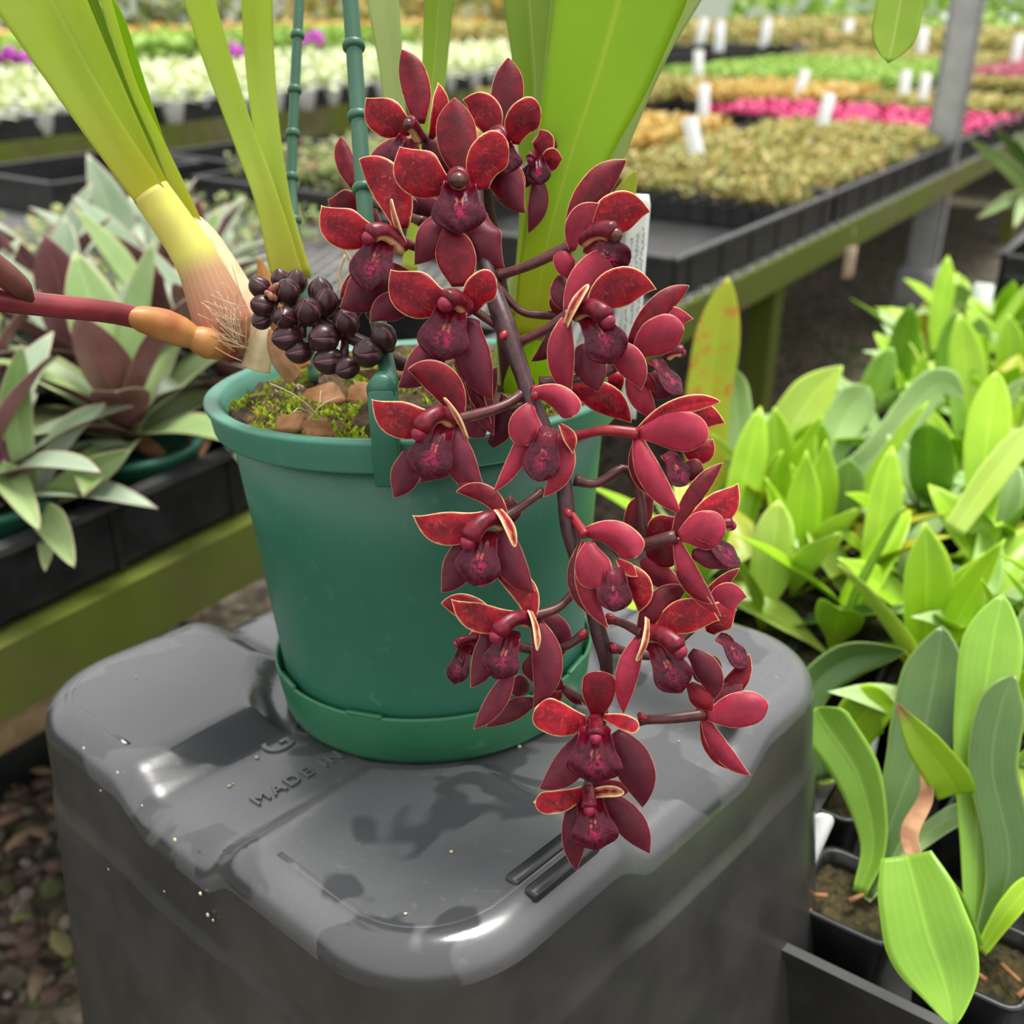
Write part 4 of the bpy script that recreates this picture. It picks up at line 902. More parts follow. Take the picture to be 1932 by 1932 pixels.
for ctrl in ([(690, 560, .47), (668, 505, .465), (645, 462, .462)], [(735, 560, .47), (722, 500, .47), (712, 450, .47)], [(650, 575, .472), (640, 520, .47), (652, 480, .468)]):
    p3 = spline([P(*q) for q in ctrl], 10); V, F, uv = tube(p3, np.linspace(.0009, .0006, 10), 8); put('dry_stalk', V, F, M['fibre'], orchid, uv=uv)
# left flower spike
p3 = spline([P(440, 668, .452), P(330, 622, .435), P(225, 592, .415), (P(110, 578, .395)), P(0, 566, .378), P(-90, 552, .366), P(-260, 520, .35)], 60)
V, F, uv = tube(p3, np.interp(np.linspace(0, 1, 60), [0, .5, .85, 1], [22, 22, 20, 8])*.40/FPX, 16); put('young_spike_stem', V, F, M['redstem'], orchid, uv=uv)
def bractube(ctrl, rads, m, name='bract'):
    p3 = spline([P(*q) for q in ctrl], 24); r = np.interp(np.linspace(0, 1, 24), np.linspace(0, 1, len(rads)), rads)*.42/FPX
    V, F, uv = tube(p3, r, 18); put(name, V, F, M[m], orchid, uv=uv)
bractube([(432, 662, .447), (395, 648, .440), (352, 632, .433)], [12, 26, 32, 27, 16], 'bract')
bractube([(375, 642, .438), (305, 612, .427), (224, 592, .413)], [20, 30, 31, 25, 6], 'bract')
bractube([(60, 566, .383), (30, 535, .376), (-30, 490, .366)], [6, 18, 22, 24], 'brownbract')
# ================================================================== BENCHES AND BACKGROUND
def bbox(g, s0, s1, t0, t1, z0, z1, m=0):
    V, F = box(B((s0+s1)/2, (t0+t1)/2, (z0+z1)/2), BD, BT, ZV, (s1-s0)/2, (t1-t0)/2, (z1-z0)/2); g.add(V, F, m=m); return g
def bpart(name, m, parent, *dims, smooth=False):
    g = Geo()
    for d in dims: bbox(g, *d)
    return g.put(name, m, parent, smooth=smooth)
def bench(label, s0, s1, t0, t1, z, rail_h, mesh=None, legs=()):
    b = thing('nursery_bench', label, 'bench', B((s0+s1)/2, (t0+t1)/2, 0))
    bpart('rail', M['wood'], b, (s0, s1, t0, t0+.035, z-rail_h, z)); bpart('rail', M['wood'], b, (s0, s1, t1-.035, t1, z-rail_h, z))
    g = Geo(); s = s0+.4
    while s < s1: bbox(g, s, s+.04, t0+.035, t1-.035, z-rail_h, z-.012); s += .9
    g.put('crossbeams', M['wood'], b, smooth=False)
    for ls in legs:
        for lt in (t0+.06, t1-.06): bpart('leg', M['wood'], b, (ls, ls+.05, lt-.025, lt+.025, 0, z-rail_h+.01))
    if mesh:
        ms0, ms1, cs, ct = mesh; g = Geo(); th = .0016
        V = []; F = []
        for i in range(int((ms1-ms0)/cs)):
            for j in range(int((t1-t0-.02)/ct)):
                for k in (0, 1):
                    s_ = ms0+i*cs; t_ = t0+.002+j*ct
                    p = B(s_, t_+(ct*k), z+.003); q = B(s_+cs, t_+ct*(1-k), z+.003); c = (p+q)/2
                    d = nrm(q-p); w = np.cross(d, ZV); n = len(V)
                    for e in (p, q): V += [e-w*th-ZV*th, e+w*th-ZV*th, e+w*th+ZV*th, e-w*th+ZV*th]
                    F += [(n+a, n+(a+1) % 4, n+4+(a+1) % 4, n+4+a) for a in range(4)]
        g.add(np.array(V), F); g.put('expanded_mesh_top', M['galv'], b, smooth=False)
    else: bpart('slatted_top', M['wood'], b, (s0, s1, t0+.035, t1-.035, z-.012, z))
    return b
bench('long mesh-topped bench with mossy timber rail running behind the tub', -.9, 7.5, .655, 2.50, .43, .058, (.9, 4.2, .060, .028), (-.6, 1.9, 4.4, 6.6))
bench('second bench across the aisle at upper left with mossy timber rail', .2, 8.15, 3.0, 4.45, .47, .105, None, (.6, 3, 5.5, 8))
bench('third bench far behind at top left carrying green and orange foliage', 1, 11.4, 5.0, 7.2, .47, .08, None, (2, 5, 9))
bench('low bench at right holding the front tray of leafy orchid seedlings', .37, .805, -1.2, .12, .345, .05, None, (.72,))
bench('low bench at right holding the farther trays of orchid seedlings', .81, 2.3, -1.2, .345, .345, .05, None, (1.0, 2.0))
bench('far right bench beyond the grey post', 4.6, 14, -1.6, .1, .43, .075, None, (5, 8, 11))

def tray(label, s0, s1, t0, t1, z0, z1, m='black', group=None, cells=0, name='seedling_tray', wall=.004, rim=.008, rm='blackd'):
    o = thing(name, label, 'tray', B((s0+s1)/2, (t0+t1)/2, z0), group)
    g = Geo(); w = wall
    bbox(g, s0, s1, t0, t0+w, z0, z1); bbox(g, s0, s1, t1-w, t1, z0, z1); bbox(g, s0, s0+w, t0, t1, z0, z1); bbox(g, s1-w, s1, t0, t1, z0, z1); bbox(g, s0, s1, t0, t1, z0, z0+.003)
    k = .05
    s = s0+k
    while s < s1-.01: bbox(g, s, s+.006, t0-.002, t0, z0, z1-.004); s += .12
    g.put('tray_body', M[m], o, smooth=False)
    g = Geo(); bbox(g, s0-rim, s1+rim, t0-rim, t0+w, z1-.003, z1+.003); bbox(g, s0-rim, s1+rim, t1-w, t1+rim, z1-.003, z1+.003); bbox(g, s0-rim, s0+w, t0, t1, z1-.003, z1+.003); bbox(g, s1-w, s1+rim, t0, t1, z1-.003, z1+.003)
    g.put('tray_rim', M[rm], o, smooth=False)
    return o
def plug(label, s0, s1, t0, t1, z0, z1, group='plug trays of seedlings'):
    o = thing('plug_tray', label, 'tray', B((s0+s1)/2, (t0+t1)/2, z0), group)
    g = Geo(); bbox(g, s0, s1, t0, t1, z0+.01, z1-.008)
    n1, n2 = max(2, int((s1-s0)/.045)), max(2, int((t1-t0)/.045))
    for i in range(n1+1): s = s0+(s1-s0)*i/n1; bbox(g, s-.003, s+.003, t0-.003, t1+.003, z0, z1)
    for j in range(n2+1): t = t0+(t1-t0)*j/n2; bbox(g, s0-.003, s1+.003, t-.003, t+.003, z0, z1)
    g.put('plug_cells', M['black'], o, smooth=False); return o
def carpet(label, s0, s1, t0, t1, z, h, m, n, lf, name='seedlings', holes=0.):
    V = []; F = []
    for _ in range(n):
        s, t = random.uniform(s0, s1), random.uniform(t0, t1)
        if holes and math.sin(s*23+1)*math.sin(t*19+2) > 1-holes: continue
        b = B(s, t, z); k = random.randint(2, 4); a0 = random.uniform(0, 6.28)
        for q in range(k):
            a = a0+q*6.28/k+random.uniform(-.4, .4); d = np.array([math.cos(a), math.sin(a), random.uniform(.3, 1.5)]); d = d/np.linalg.norm(d); w = np.array([-math.sin(a), math.cos(a), 0])*lf*random.uniform(.22, .4)
            L = lf*random.uniform(.6, 1.3); p = b+ZV*random.uniform(0, h); n0 = len(V)
            V += [p, p+d*L*.55+w, p+d*L-ZV*L*.15, p+d*L*.55-w]; F.append((n0, n0+1, n0+2, n0+3))
    o = put(name, np.array(V), F, M[m], None, org=B((s0+s1)/2, (t0+t1)/2, z)); return tag(o, label, 'seedlings', kind='stuff')
# --- right part of the long bench: carrier trays along the edge, plug trays and seedlings
ZB = .436
ed = [(1.42, 2.13), (2.15, 2.86), (2.88, 3.66), (3.68, 4.45), (4.47, 5.3)]
nm = ['nearest corner', 'second along', 'third along', 'fourth along beside the post', 'farthest along']
for (a, b), q in zip(ed, nm): tray('black carrier tray on the right bench edge, %s' % q, a, b, .675, 1.25, ZB, ZB+.062)
tray('black carrier tray behind the flowers in the middle of the bench', 1.55, 2.25, 1.30, 1.9, ZB, ZB+.06)
tray('black carrier tray on the bench, left of the two green stakes', 1.75, 2.15, 1.93, 2.28, ZB, ZB+.06)
tray('dark deep tray at far left of the bench behind the oyster plants', 1.28, 1.66, 2.02, 2.35, ZB, ZB+.07)
plots = [(1.97, 2.11, .69, 1.23, 'olive', 'olive and orange seedlings in the nearest tray on the right bench', .04), (2.17, 2.84, .69, 1.23, 'olive', 'olive seedlings in the second tray along the bench edge', .04),
         (1.60, 2.2, 1.32, 1.88, 'palegreen', 'pale green seedlings behind the top left flowers', .06), (2.35, 3.1, 1.3, 1.9, 'orange', 'yellow orange seedlings left of the pink row', .04),
         (3.95, 4.6, 1.3, 1.9, 'orange', 'orange brown seedlings behind the pink row', .05), (2.90, 3.30, .69, 1.22, 'olive', 'olive seedlings just in front of the pink plants', .03),
         (3.98, 4.43, .69, 1.23, 'olive', 'olive seedlings behind the post on the right bench', .04), (3.3, 4.6, 1.95, 2.45, 'olive', 'long patch of brown olive seedlings beyond the pink row', .05),
         (4.75, 6.3, 1.3, 2.45, 'green', 'green seedlings on the far part of the right bench', .06), (5.1, 5.3, .69, 1.23, 'olive', 'thin olive strip of seedlings beyond the post', .05),
         (5.5, 7.3, .69, 1.25, 'dullpink', 'dull pink seedlings at the far end of the right bench', .05), (6.4, 7.3, 1.3, 2.45, 'olive', 'olive patch with tags at the far end of the bench', .06),
         (.86, 1.5, 1.35, 1.9, 'palegreen', 'low green weeds growing through the mesh bench', .05)]
for i, (a, b, c, d, m, lab_, h) in enumerate(plots):
    if m != 'palegreen' or i == 2: plug('plug tray under the '+lab_, a, b, c, d, ZB+.005, ZB+.045)
    carpet(lab_, a+.01, b-.01, c+.01, d-.01, ZB+.045 if i != 12 else ZB, h, m, int((b-a)*(d-c)*3600) if i != 12 else 500, .022 if b < 3 else .03)
# pink plants, one by one
def leaf_local(az, el, L, W, droop, kind='sepal', n=10, m=4, cup=.2, fold=.2, th=.0006, base=np.zeros(3), pet=0., twist=0., botm=1):
    v = np.linspace(0, 1, n); h = np.array([math.cos(az), math.sin(az), 0])
    pts = base+h*(L*math.cos(el)*(v+droop*.25*v*v))[:, None]+ZV*(L*math.sin(el)*v-droop*L*v*v)[:, None]
    t = tangents(pts); s = nrm(np.cross(t, ZV+h*1e-3)); nn = np.cross(s, t)
    if twist: s2 = s*math.cos(twist)+nn*math.sin(twist); nn = np.cross(s2, t); s = s2
    w = W*.5*prof(kind, np.minimum(v, .995))
    if pet: w = w*np.interp(v, [0, pet, pet+.2, 1], [.35, .4, 1, 1])
    return blade(pts, s, nn, np.maximum(w, .0003), m, cup, th, fold, .06, botm=botm)
pk = []
for i in range(3):
    g = Geo()
    for k in range(9):
        b = leaf_local(k*2.4+i, .35+.09*k, random.uniform(.030, .045), .018, .3, 'sepal', 6, 2, botm=0); g.add(b['V'], b['F'], b['uv'], b['edge'], 0, b['fm'])
    V, F = rbox(np.array([0, 0, -.012]), np.array([1., 0, 0]), np.array([0, 1., 0]), ZV, .016, .016, .012, .003); g.add(V, F, m=1)
    pk.append(g)
first = None
protos = []
k = 0
for s in np.arange(3.36, 3.9, .058):
    for t in np.arange(.70, 1.62, .062):
        if t > 1.28 and s < 3.5: continue
        p = B(s+random.uniform(-.012, .012), t+random.uniform(-.012, .012), ZB+.055)
        if k < 3: o = pk[k].put('pink_seedling', [M['pinkleaf'], M['black']], None, org=np.zeros(3)); protos.append(o); tag(o, 'small hot pink leafy plant in the pink row on the right bench', 'plant', 'hot pink seedlings in a row'); o.location = p
        else: copy_thing(random.choice(protos), p, random.uniform(0, 6), random.uniform(1.0, 1.5))
        k += 1
# white tags
def wtag(label, px, py, z, h=.085, w=.032, lean=0., side=0., m='white', group='white plant tags'):
    p = G(px, py, z); up = nrm(ZV+np.array([1, 0, 0])*lean+np.array([0, 1, 0])*.25); ax = nrm(np.cross([0, 1, 0.2], up)); az = np.cross(ax, up)
    V, F = rbox(p+up*(h*.5-.02), ax, up, az, w*.5, h*.5+.02, .0008, .004)
    return tag(put('plant_tag', V, F, M[m], None, org=p), label, 'tag', group)
for px, py, z, ln, lab_ in ((1326, 235, .49, 0, 'white tag at the left end of the pink row'), (1500, 195, .49, .3, 'white tag leaning right behind the middle of the pink row'), (1546, 258, .49, .2, 'white tag in front of the pink row, centre of the right bench'),
        (1320, 322, .49, -.25, 'white tag nearest the camera in the olive seedlings on the right bench'), (1702, 200, .49, .05, 'white tag left of the grey post above the pink row'), (1737, 206, .49, .1, 'white tag against the left side of the grey post'),
        (1440, 95, .49, .1, 'white tag in bright green seedlings, top centre right'), (1592, 95, .49, .15, 'white tag in bright green seedlings left of the hanging leaf tip'), (1318, 90, .49, .2, 'white tag beside the big bright orchid leaf, far row'),
        (1316, 160, .49, 0, 'pale tag between green and olive seedlings right of the big leaf'), (1356, 105, .49, 0, 'small white tag low in the bright green seedlings'), (1735, 120, .49, .05, 'white tag left of the post, upper row'),
        (1912, 135, .49, .1, 'white tag at the right frame edge beyond the post'), (1908, 75, .49, .05, 'upper white tag at the right frame edge'), (1775, 70, .49, .1, 'white tag peeping out left of the post near the top'), (1618, 48, .49, .05, 'white tag in the far row under the hanging leaf')):
    k = G(px, py, z); dist = np.linalg.norm(k-CAMP); wtag(lab_, px, py, z, h=min(.22, .12*max(1, dist/4.2)), w=min(.07, .036*max(1, dist/4.2)), lean=ln)
# far rows
for i, (a, b, c, d, m, lab_, h, n) in enumerate([(7.8, 10.3, 1.2, 2.85, 'olive', 'far olive plants at top right', .12, 1500), (8.35, 13.5, 3.3, 4.85, 'olive', 'far brown plants at top centre', .15, 1800), (7.0, 13, -1.5, .05, 'green', 'lime green plants on the far right bench', .14, 1800), (4.7, 6.8, -1.5, .05, 'dullpink', 'pink tinged plants on the far right bench', .10, 1400),
        (10.6, 14, .7, 3.2, 'green', 'distant green plants at the top right', .15, 1300), (2.2, 6.3, 5.05, 6.0, 'green', 'green foliage on the third bench at top left', .16, 2200), (3.2, 9, 6.25, 7.1, 'orange', 'orange brown foliage on the third bench at top left', .16, 1800), (6.5, 11.3, 5.05, 6.0, 'olive', 'pale brown foliage on the third bench at top centre', .14, 1800)]):
    if i in (0, 1, 4): tag(put('trestle_top', *box(B((a+b)/2, (c+d)/2, .40), BD, BT, ZV, (b-a)/2, (d-c)/2, .03), M['blackd'], None, smooth=False), 'black far bench top under the '+lab_, 'bench')
    carpet(lab_, a, b, c, d, .475, h, m, n, .08)
for a, b, lab_, m, h in ((-10, -3.5, 'tall dark green shrubs closing the far left of the nursery', 'palegreen', .75), (-3.0, 2.3, 'tall brown green shrubs closing the far middle of the nursery', 'olive', .7), (2.9, 11, 'tall light green shrubs closing the far right of the nursery', 'green', .7)):
    V = []; F = []
    for _ in range(1500):
        p = np.array([random.uniform(a, b), random.uniform(14.6, 15.6), random.uniform(.0, h+.25)]); d = nrm(rng.normal(size=3)); wv = nrm(np.cross(d, rng.normal(size=3)))*.07; n0 = len(V); V += [p, p+d*.12+wv, p+d*.26, p+d*.12-wv]; F.append((n0, n0+1, n0+2, n0+3))
    tag(put('shrubs', np.array(V), F, M[m], None), lab_, 'shrubs', kind='stuff')
# second bench: trays and cream variegated plants
for i, s in enumerate(np.arange(.9, 8.0, .72)): tray('black tray along the front of the second bench, %s from the left' % ['first', 'second', 'third', 'fourth', 'fifth', 'sixth', 'seventh', 'eighth', 'ninth', 'tenth'][i], s, s+.70, 3.02, 3.62, .472, .53)
vp = []
for i in range(4):
    g = Geo()
    for k in range(12):
        b = leaf_local(k*2.4+i, .3+.09*k, random.uniform(.07, .10), .030, .35, 'sepal', 6, 2, botm=0); g.add(b['V'], b['F'], b['uv'], b['edge'], 0, b['fm'])
    V, F = lathe([(.001, -.06), (.032, -.06), (.045, .0), (.047, .004), (.04, .0), (.001, -.004)], 14, np.zeros(3), np.array([1., 0, 0]), np.array([0, 1., 0]), ZV); g.add(V, F, m=1)
    vp.append(g)
pr = []; cnt = 0
for s in np.arange(1.15, 8.2, .155):
    for t in np.arange(3.05, 4.4, .155):
        p = B(s+random.uniform(-.02, .02), t+random.uniform(-.02, .02), .535); x, y, z = proj(p)
        if not (-60 < x < 960 and 20 < y): continue
        if cnt < 4: o = vp[cnt].put('variegated_plant', [M['creamleaf'], M['white']], None, org=np.zeros(3)); pr.append(o); tag(o, 'cream and lime variegated plant in white pot on the second bench', 'plant', 'cream variegated plants on the second bench'); o.location = p
        else: copy_thing(random.choice(pr), p, random.uniform(0, 6), random.uniform(1.1, 1.55))
        cnt += 1
def magenta(label, px, py, z):
    p = P(px, py, 4.4)-ZV*.12; o = thing('magenta_flower_plant', label, 'plant', p); g = Geo()
    for k in range(5): V, F, _ = tube([p, p+np.array([random.uniform(-.03, .03), random.uniform(-.03, .03), .10])], [.002, .002], 5); g.add(V, F)
    g.put('stems', M['green'], o); g = Geo()
    for k in range(16):
        c = p+np.array([random.uniform(-.05, .05), random.uniform(-.05, .05), .10+random.uniform(-.02, .04)]); V, F = sphere(c, .018, 7, 5, axis=nrm(rng.normal(size=3)), el=.5); g.add(V, F)
    g.put('blooms', M['magenta'], o)
for q, l in (((10, 96), 'magenta flowers at the left frame edge behind the variegated plants'), ((48, 112), 'second magenta flower clump beside the leftmost leaf'), ((436, 84), 'magenta flowers seen between the two left leaf pairs'), ((585, 70), 'magenta flowers seen between the two green stakes')): magenta(l, *q, .5)

# post, footing, hanging card, crate and plant at the right edge
o = thing('greenhouse_post', 'grey square post rising through the right bench', 'post', G(1705, 615, .0))
fp = G(1722, 606, .0); pu, pw_ = np.array([1., 0, 0]), np.array([0, 1., 0])
V, F = rbox(fp+ZV*1.4, BD, BT, ZV, .026, .036, 1.4, .004); put('post_shaft', V, F, M['post'], o)
for sd_ in (-1, 1): V, F = rbox(fp+ZV*1.4+BT*sd_*.038-BD*.014, BD, BT, ZV, .016, .003, 1.4, .001); put('post_flange', V, F, M['galv'], o)
V, F = rbox(fp+ZV*.09-BD*.01, BD, BT, ZV, .05, .055, .07, .01); tag(put('footing', V, F, M['concrete'], None, org=fp), 'grey concrete footing at the foot of the post', 'footing')
hp = P(1603, 495, 2.1)
V, F = rbox(hp, nrm(np.array([.8, .5, 0])), ZV, nrm(np.array([.5, -.8, .1])), .016, .032, .0008, .002); hc = put('hanging_card', V, F, plain('tan_card', (.42, .30, .2), (.56, .44, .32), 30, .7), None, org=hp)
tag(hc, 'tan paper card hanging below the bench rail on the right', 'card'); V, F, _ = tube([hp+ZV*.03, hp+ZV*.07], [.0006]*2, 5); put('string', V, F, M['fibre'], hc)
cp = G(1850, 585, .36)
cr = tray('slotted black crate at the right frame edge', 1.86, 2.25, -.42, .30, .36, .47, 'black', name='crate', wall=.008, rim=.006)
g = Geo()
for i in range(3): bbox(g, 1.852, 1.856, -.41, .29, .375+i*.03, .385+i*.03)
g.put('crate_slats', M['blackd'], cr, smooth=False)
o = thing('strappy_plant', 'thin leaved green plant leaning in at the right frame edge', 'plant', P(2010, 470, 1.75))
V, F = lathe([(.001, 0), (.05, 0), (.065, .10), (.06, .10), (.001, .09)], 24, P(2010, 470, 1.75), np.array([1., 0, 0]), np.array([0, 1., 0]), ZV-0); put('plant_pot', V, F, M['black'], o)
for c_, w in (([(1990, 440, 1.75), (1920, 330, 1.68), (1828, 262, 1.62)], 34), ([(1990, 420, 1.75), (1930, 300, 1.72), (1880, 245, 1.7)], 26), ([(1985, 400, 1.75), (1920, 372, 1.66), (1842, 412, 1.60)], 30), ([(1990, 420, 1.75), (1940, 380, 1.66), (1912, 430, 1.60)], 30), ([(1995, 430, 1.75), (1960, 300, 1.75), (1915, 250, 1.78)], 28), ([(1990, 440, 1.75), (1930, 400, 1.7), (1890, 360, 1.66)], 24)):
    strap('leaf', c_, [w*.5, w, w*.8], M['sdark' if w == 26 else 'rhgreen'], 20, .2, n=16, tip=.5, parent=o)
# rubbish under the bench at the left
q = G(58, 1400, .03); V, F = rbox(q+ZV*.0, BD, BT, ZV, .075, .03, .03, .008); tag(put('black_pipe_offcut', V, F, M['black'], None, org=q), 'black block lying under the bench rail at left', 'block')
V, F = rbox(q+ZV*.047, BD, BT, ZV, .060, .034, .016, .004); V = V+rng.normal(0, .002, V.shape); tag(put('timber_offcut', V, F, plain('raw_timber', (.46, .30, .16), (.66, .48, .28), 40, .8, .3, 5, .4), None), 'broken tan timber offcut resting on the black block at left', 'timber')

# --- oyster plants in the black tray at left
tray('long black tray of oyster plants on the left end of the bench', -.35, .98, .672, 1.30, ZB, .495, 'black', wall=.006, rim=.008)
def oyster(i, gm='rhtop', n=16, Ls=(.085, .13)):
    r = thing('oyster_plant', 'x', 'plant', np.zeros(3), 'oyster plants in the left tray')
    V, F = lathe([(.001, -.06), (.040, -.06), (.048, .0), (.051, .001), (.051, .006), (.046, .006), (.045, -.004), (.001, -.004)], 28, np.zeros(3), np.array([1., 0, 0]), np.array([0, 1., 0]), ZV); put('plant_pot', V, F, M['pot'], r)
    for k in range(n):
        f = k/(n-1); el = .24+.90*f; L = Ls[1]*(1-.15*abs(f-.5)) if f > .3 else Ls[0]*1.2
        b = leaf_local(k*2.399+i+random.uniform(-.2, .2), el+random.uniform(-.12, .12), L*random.uniform(.85, 1.15),   .040*random.uniform(.85, 1.1), (.40 if f > .2 else .30)*(1-f)+.03, 'lat', 14, 6, .0, .30, .0012, base=ZV*(.0+.022*f))
        put('leaf', b['V'], b['F'], [M[gm], M['rhbot']], r, uv=b['uv'], edge=b['edge'], fm=b['fm'])
    return r
op = [oyster(0), oyster(1.1, 'rhgreen'), oyster(2.3), oyster(3.7, 'rhgreen', 14)]
orow = ['front row along the tray edge', 'second row', 'third row', 'fourth row', 'back row']
k = 0
onum = ['first', 'second', 'third', 'fourth', 'fifth', 'sixth', 'seventh', 'eighth', 'ninth', 'tenth']
for ri, t in enumerate((.745, .865, .985, 1.105)):
    m_ = 0
    for s in np.arange(.14+.05*(ri % 2), .97, .118):
        p = B(s+random.uniform(-.012, .012), t+random.uniform(-.008, .008), ZB+.066); x, y, z = proj(p)
        if x < -90 or (x > 425 and t > .8) or x > 520: continue
        lab_ = 'purple backed oyster plant, %s from left in the %s' % (onum[m_], orow[ri]); sc = random.uniform(1.0, 1.2)*(1+.03*ri)
        if k < 4: op[k].location = p; op[k].rotation_euler = (0, 0, k*1.3); op[k]['label'] = lab_; op[k].scale = (sc,)*3
        else: copy_thing(random.choice([op[0], op[2], op[0], op[2], op[1], op[3]] if ri else [op[1], op[3], op[0]]), p, k*1.7, sc, lab_)
        k += 1; m_ += 1
g = Geo()
for k in range(40):
    s, t = random.uniform(.2, .85), random.uniform(.70, .85); b = leaf_local(random.uniform(0, 6), .1, random.uniform(.04, .08), .022, .3, 'lat', 8, 3, .3, .2, .0006, base=B(s, t, .505)-0, botm=0); g.add(b['V'], b['F'], b['uv'], b['edge'])
tag(g.put('dry_leaves', M['brown']), 'dried tan leaves lying among the oyster plants along the tray edge', 'leaves', kind='stuff')
# explicit leaves of the nearest oyster plant drooping over the tray
o = thing('oyster_plant', 'nearest oyster plant with leaves drooping over the tray edge at lower left', 'plant', P(60, 985, .80), 'oyster plants in the left tray')
for c_, w, m in (([(60, 960, .80), (95, 985, .765), (140, 1070, .735)], 62, 'rhgreen'), ([(55, 960, .80), (20, 900, .765), (75, 1000, .72), ], 70, 'rhgreen'), ([(60, 950, .80), (85, 1010, .77), (85, 1078, .75)], 36, 'rhgreen'), ([(70, 950, .80), (160, 900, .79), (245, 850, .78)], 62, 'rhgreen'), ([(60, 940, .80), (30, 780, .78), (40, 650, .76)], 60, 'rhgreen'), ([(60, 950, .80), (120, 820, .80), (200, 760, .80)], 46, 'rhtop'), ([(50, 960, .80), (-20, 850, .78), (-60, 760, .76)], 56, 'rhbot')):
    strap('leaf', c_, [w*.5, w, w*.9], [M[m], M['rhbot']], 0, .25, n=20, tip=.55, parent=o, th=.0012)
V, F = lathe([(.001, -.06), (.040, -.06), (.052, .0), (.056, .004), (.05, .004), (.001, -.01)], 24, B(.255, .745, ZB+.07), np.array([1., 0, 0]), np.array([0, 1., 0]), ZV); put('plant_pot', V, F, M['pot'], o)
# lime leaved plant at far left
o = thing('lime_plant', 'lime green fine leaved plant at the left frame edge behind the oyster plants', 'plant', B(.62, 1.52, ZB)); g = Geo()
for k in range(240):
    b0 = B(.62+random.uniform(-.13, .16), 1.52+random.uniform(-.15, .15), ZB+random.uniform(.06, .19)); d = nrm(np.array([random.uniform(-1, 1), random.uniform(-1, 1), random.uniform(-.1, 1)])); L = random.uniform(.03, .06); w = nrm(np.cross(d, [.2, .3, .9]))*.006
    g.add([b0, b0+d*L*.5+w, b0+d*L, b0+d*L*.5-w], [(0, 1, 2, 3)])
g.put('foliage', M['limeleaf'], o, smooth=False)
V, F = lathe([(.001, 0), (.08, 0), (.10, .09), (.095, .09), (.001, .08)], 24, B(.62, 1.52, ZB), np.array([1., 0, 0]), np.array([0, 1., 0]), ZV); put('plant_pot', V, F, M['black'], o)

# --- right: orchid seedlings in square pots
tray('black tray holding the front rows of orchid seedlings at lower right', .385, .80, -.75, .118, .348, .415, 'black', wall=.003, rim=.003, rm='black')
tray('black tray under the middle rows of orchid seedlings', .815, 1.20, -.75, .335, .348, .402, 'black', wall=.005)
tray('black tray under the far rows of orchid seedlings', 1.215, 1.60, -.75, .335, .348, .402, 'black', wall=.005)
M['soil'] = plain('seedling_soil', (.016, .014, .006), (.075, .060, .020), 220, .9, .3, 4, .5)
def spot(r, org=np.zeros(3), rr=.0255):
    V = []; F = []
    ringz = [(-.062, rr*.78), (-.004, rr), (0, rr*1.07), (.002, rr*1.07), (.002, rr*.95), (-.010, rr*.93)]
    base, _ = rbox(np.zeros(3), np.array([1., 0, 0]), np.array([0, 1., 0]), ZV, 1, 1, .1, .35, 4); k = len(base)//4; ol_ = base[k:2*k, :2]
    for z, q in ringz:
        for x, y in ol_: V.append(org+BD*x*q+BT*y*q+ZV*z)
    for i in range(len(ringz)-1):
        for j in range(k): F.append((i*k+j, i*k+(j+1) % k, (i+1)*k+(j+1) % k, (i+1)*k+j))
    F.append(tuple(range(k))[::-1])
    put('pot', np.array(V), F, M['black'], r)
    V = [org+BD*x*rr*.94+BT*y*rr*.94+ZV*(-.008+random.uniform(-.002, .002)) for x, y in ol_]+[org+ZV*-.003]
    put('soil', np.array(V), [(j, (j+1) % k, k) for j in range(k)], M['soil'], r)
sp_ = []
for i in range(9):
    r = thing('orchid_seedling', 'leafy orchid seedling in small square black pot on the right bench', 'plant', np.zeros(3), 'leafy orchid seedlings in the right trays'); spot(r)
    n = random.randint(4, 6)
    for k in range(n):
        el = random.choice([.5, .75, 1.0, 1.2, 1.35]); L = random.uniform(.09, .165)
        m = random.choice([0, 0, 1, 2, 3]); b = leaf_local(k*2.4+i*1.1+random.uniform(-.4, .4), el, L, random.uniform(.026, .038), random.choice([.1, .25, .45]), 'petal' if k % 3 else 'sepal', 14, 6, -.05, .22, .0009, base=ZV*-.004, pet=.12, twist=random.uniform(-.4, .4), botm=0)
        mm = M['syellow'] if random.random() < .05 else SG[m] if random.random() < .9 else M['sdark']
        put('leaf', b['V'], b['F'], mm, r, uv=b['uv'], edge=b['edge'])
    sp_.append(r)
used = 0
clear = [(1610, 1690, 120), (1840, 1790, 110)]
def place(s, t, sc=1.0):
    global used
    p = B(s, t, .42); x, y, z = proj(p)
    if not (1180 < x < 2150 and 430 < y < 2150): return
    if used < len(sp_): o = sp_[used]; o.location = p; o.rotation_euler = (0, 0, random.choice([0, 1.57, 3.14, 4.71])+random.uniform(-.1, .1)); o.scale = (sc,)*3
    else: copy_thing(random.choice(sp_), p, random.choice([0, 1.57, 3.14, 4.71])+random.uniform(-.1, .1), sc)
    used += 1
for s in np.arange(.415, 1.60, .060):
    for t in np.arange(-.62, .335, .060):
        if t > (.09 if s < .60 else .31): continue
        if s < .50 and t > -.10: continue
        if s > .8 and random.random() < .12: continue
        place(s+random.uniform(-.004, .004), t+random.uniform(-.004, .004), random.uniform(.85, 1.1) if s > .55 else random.uniform(.6, .8))
def special(label, base, leaves, px=0):
    p = G(base[0], base[1], .415); o = thing('orchid_seedling', label, 'plant', p, None); spot(o, p)
    for c_, w, m, roll, tip in leaves: strap('leaf', c_, w, M[m] if m in M else SG[int(m)], roll, .18, n=26, tip=tip, parent=o, th=.0009)
    return o
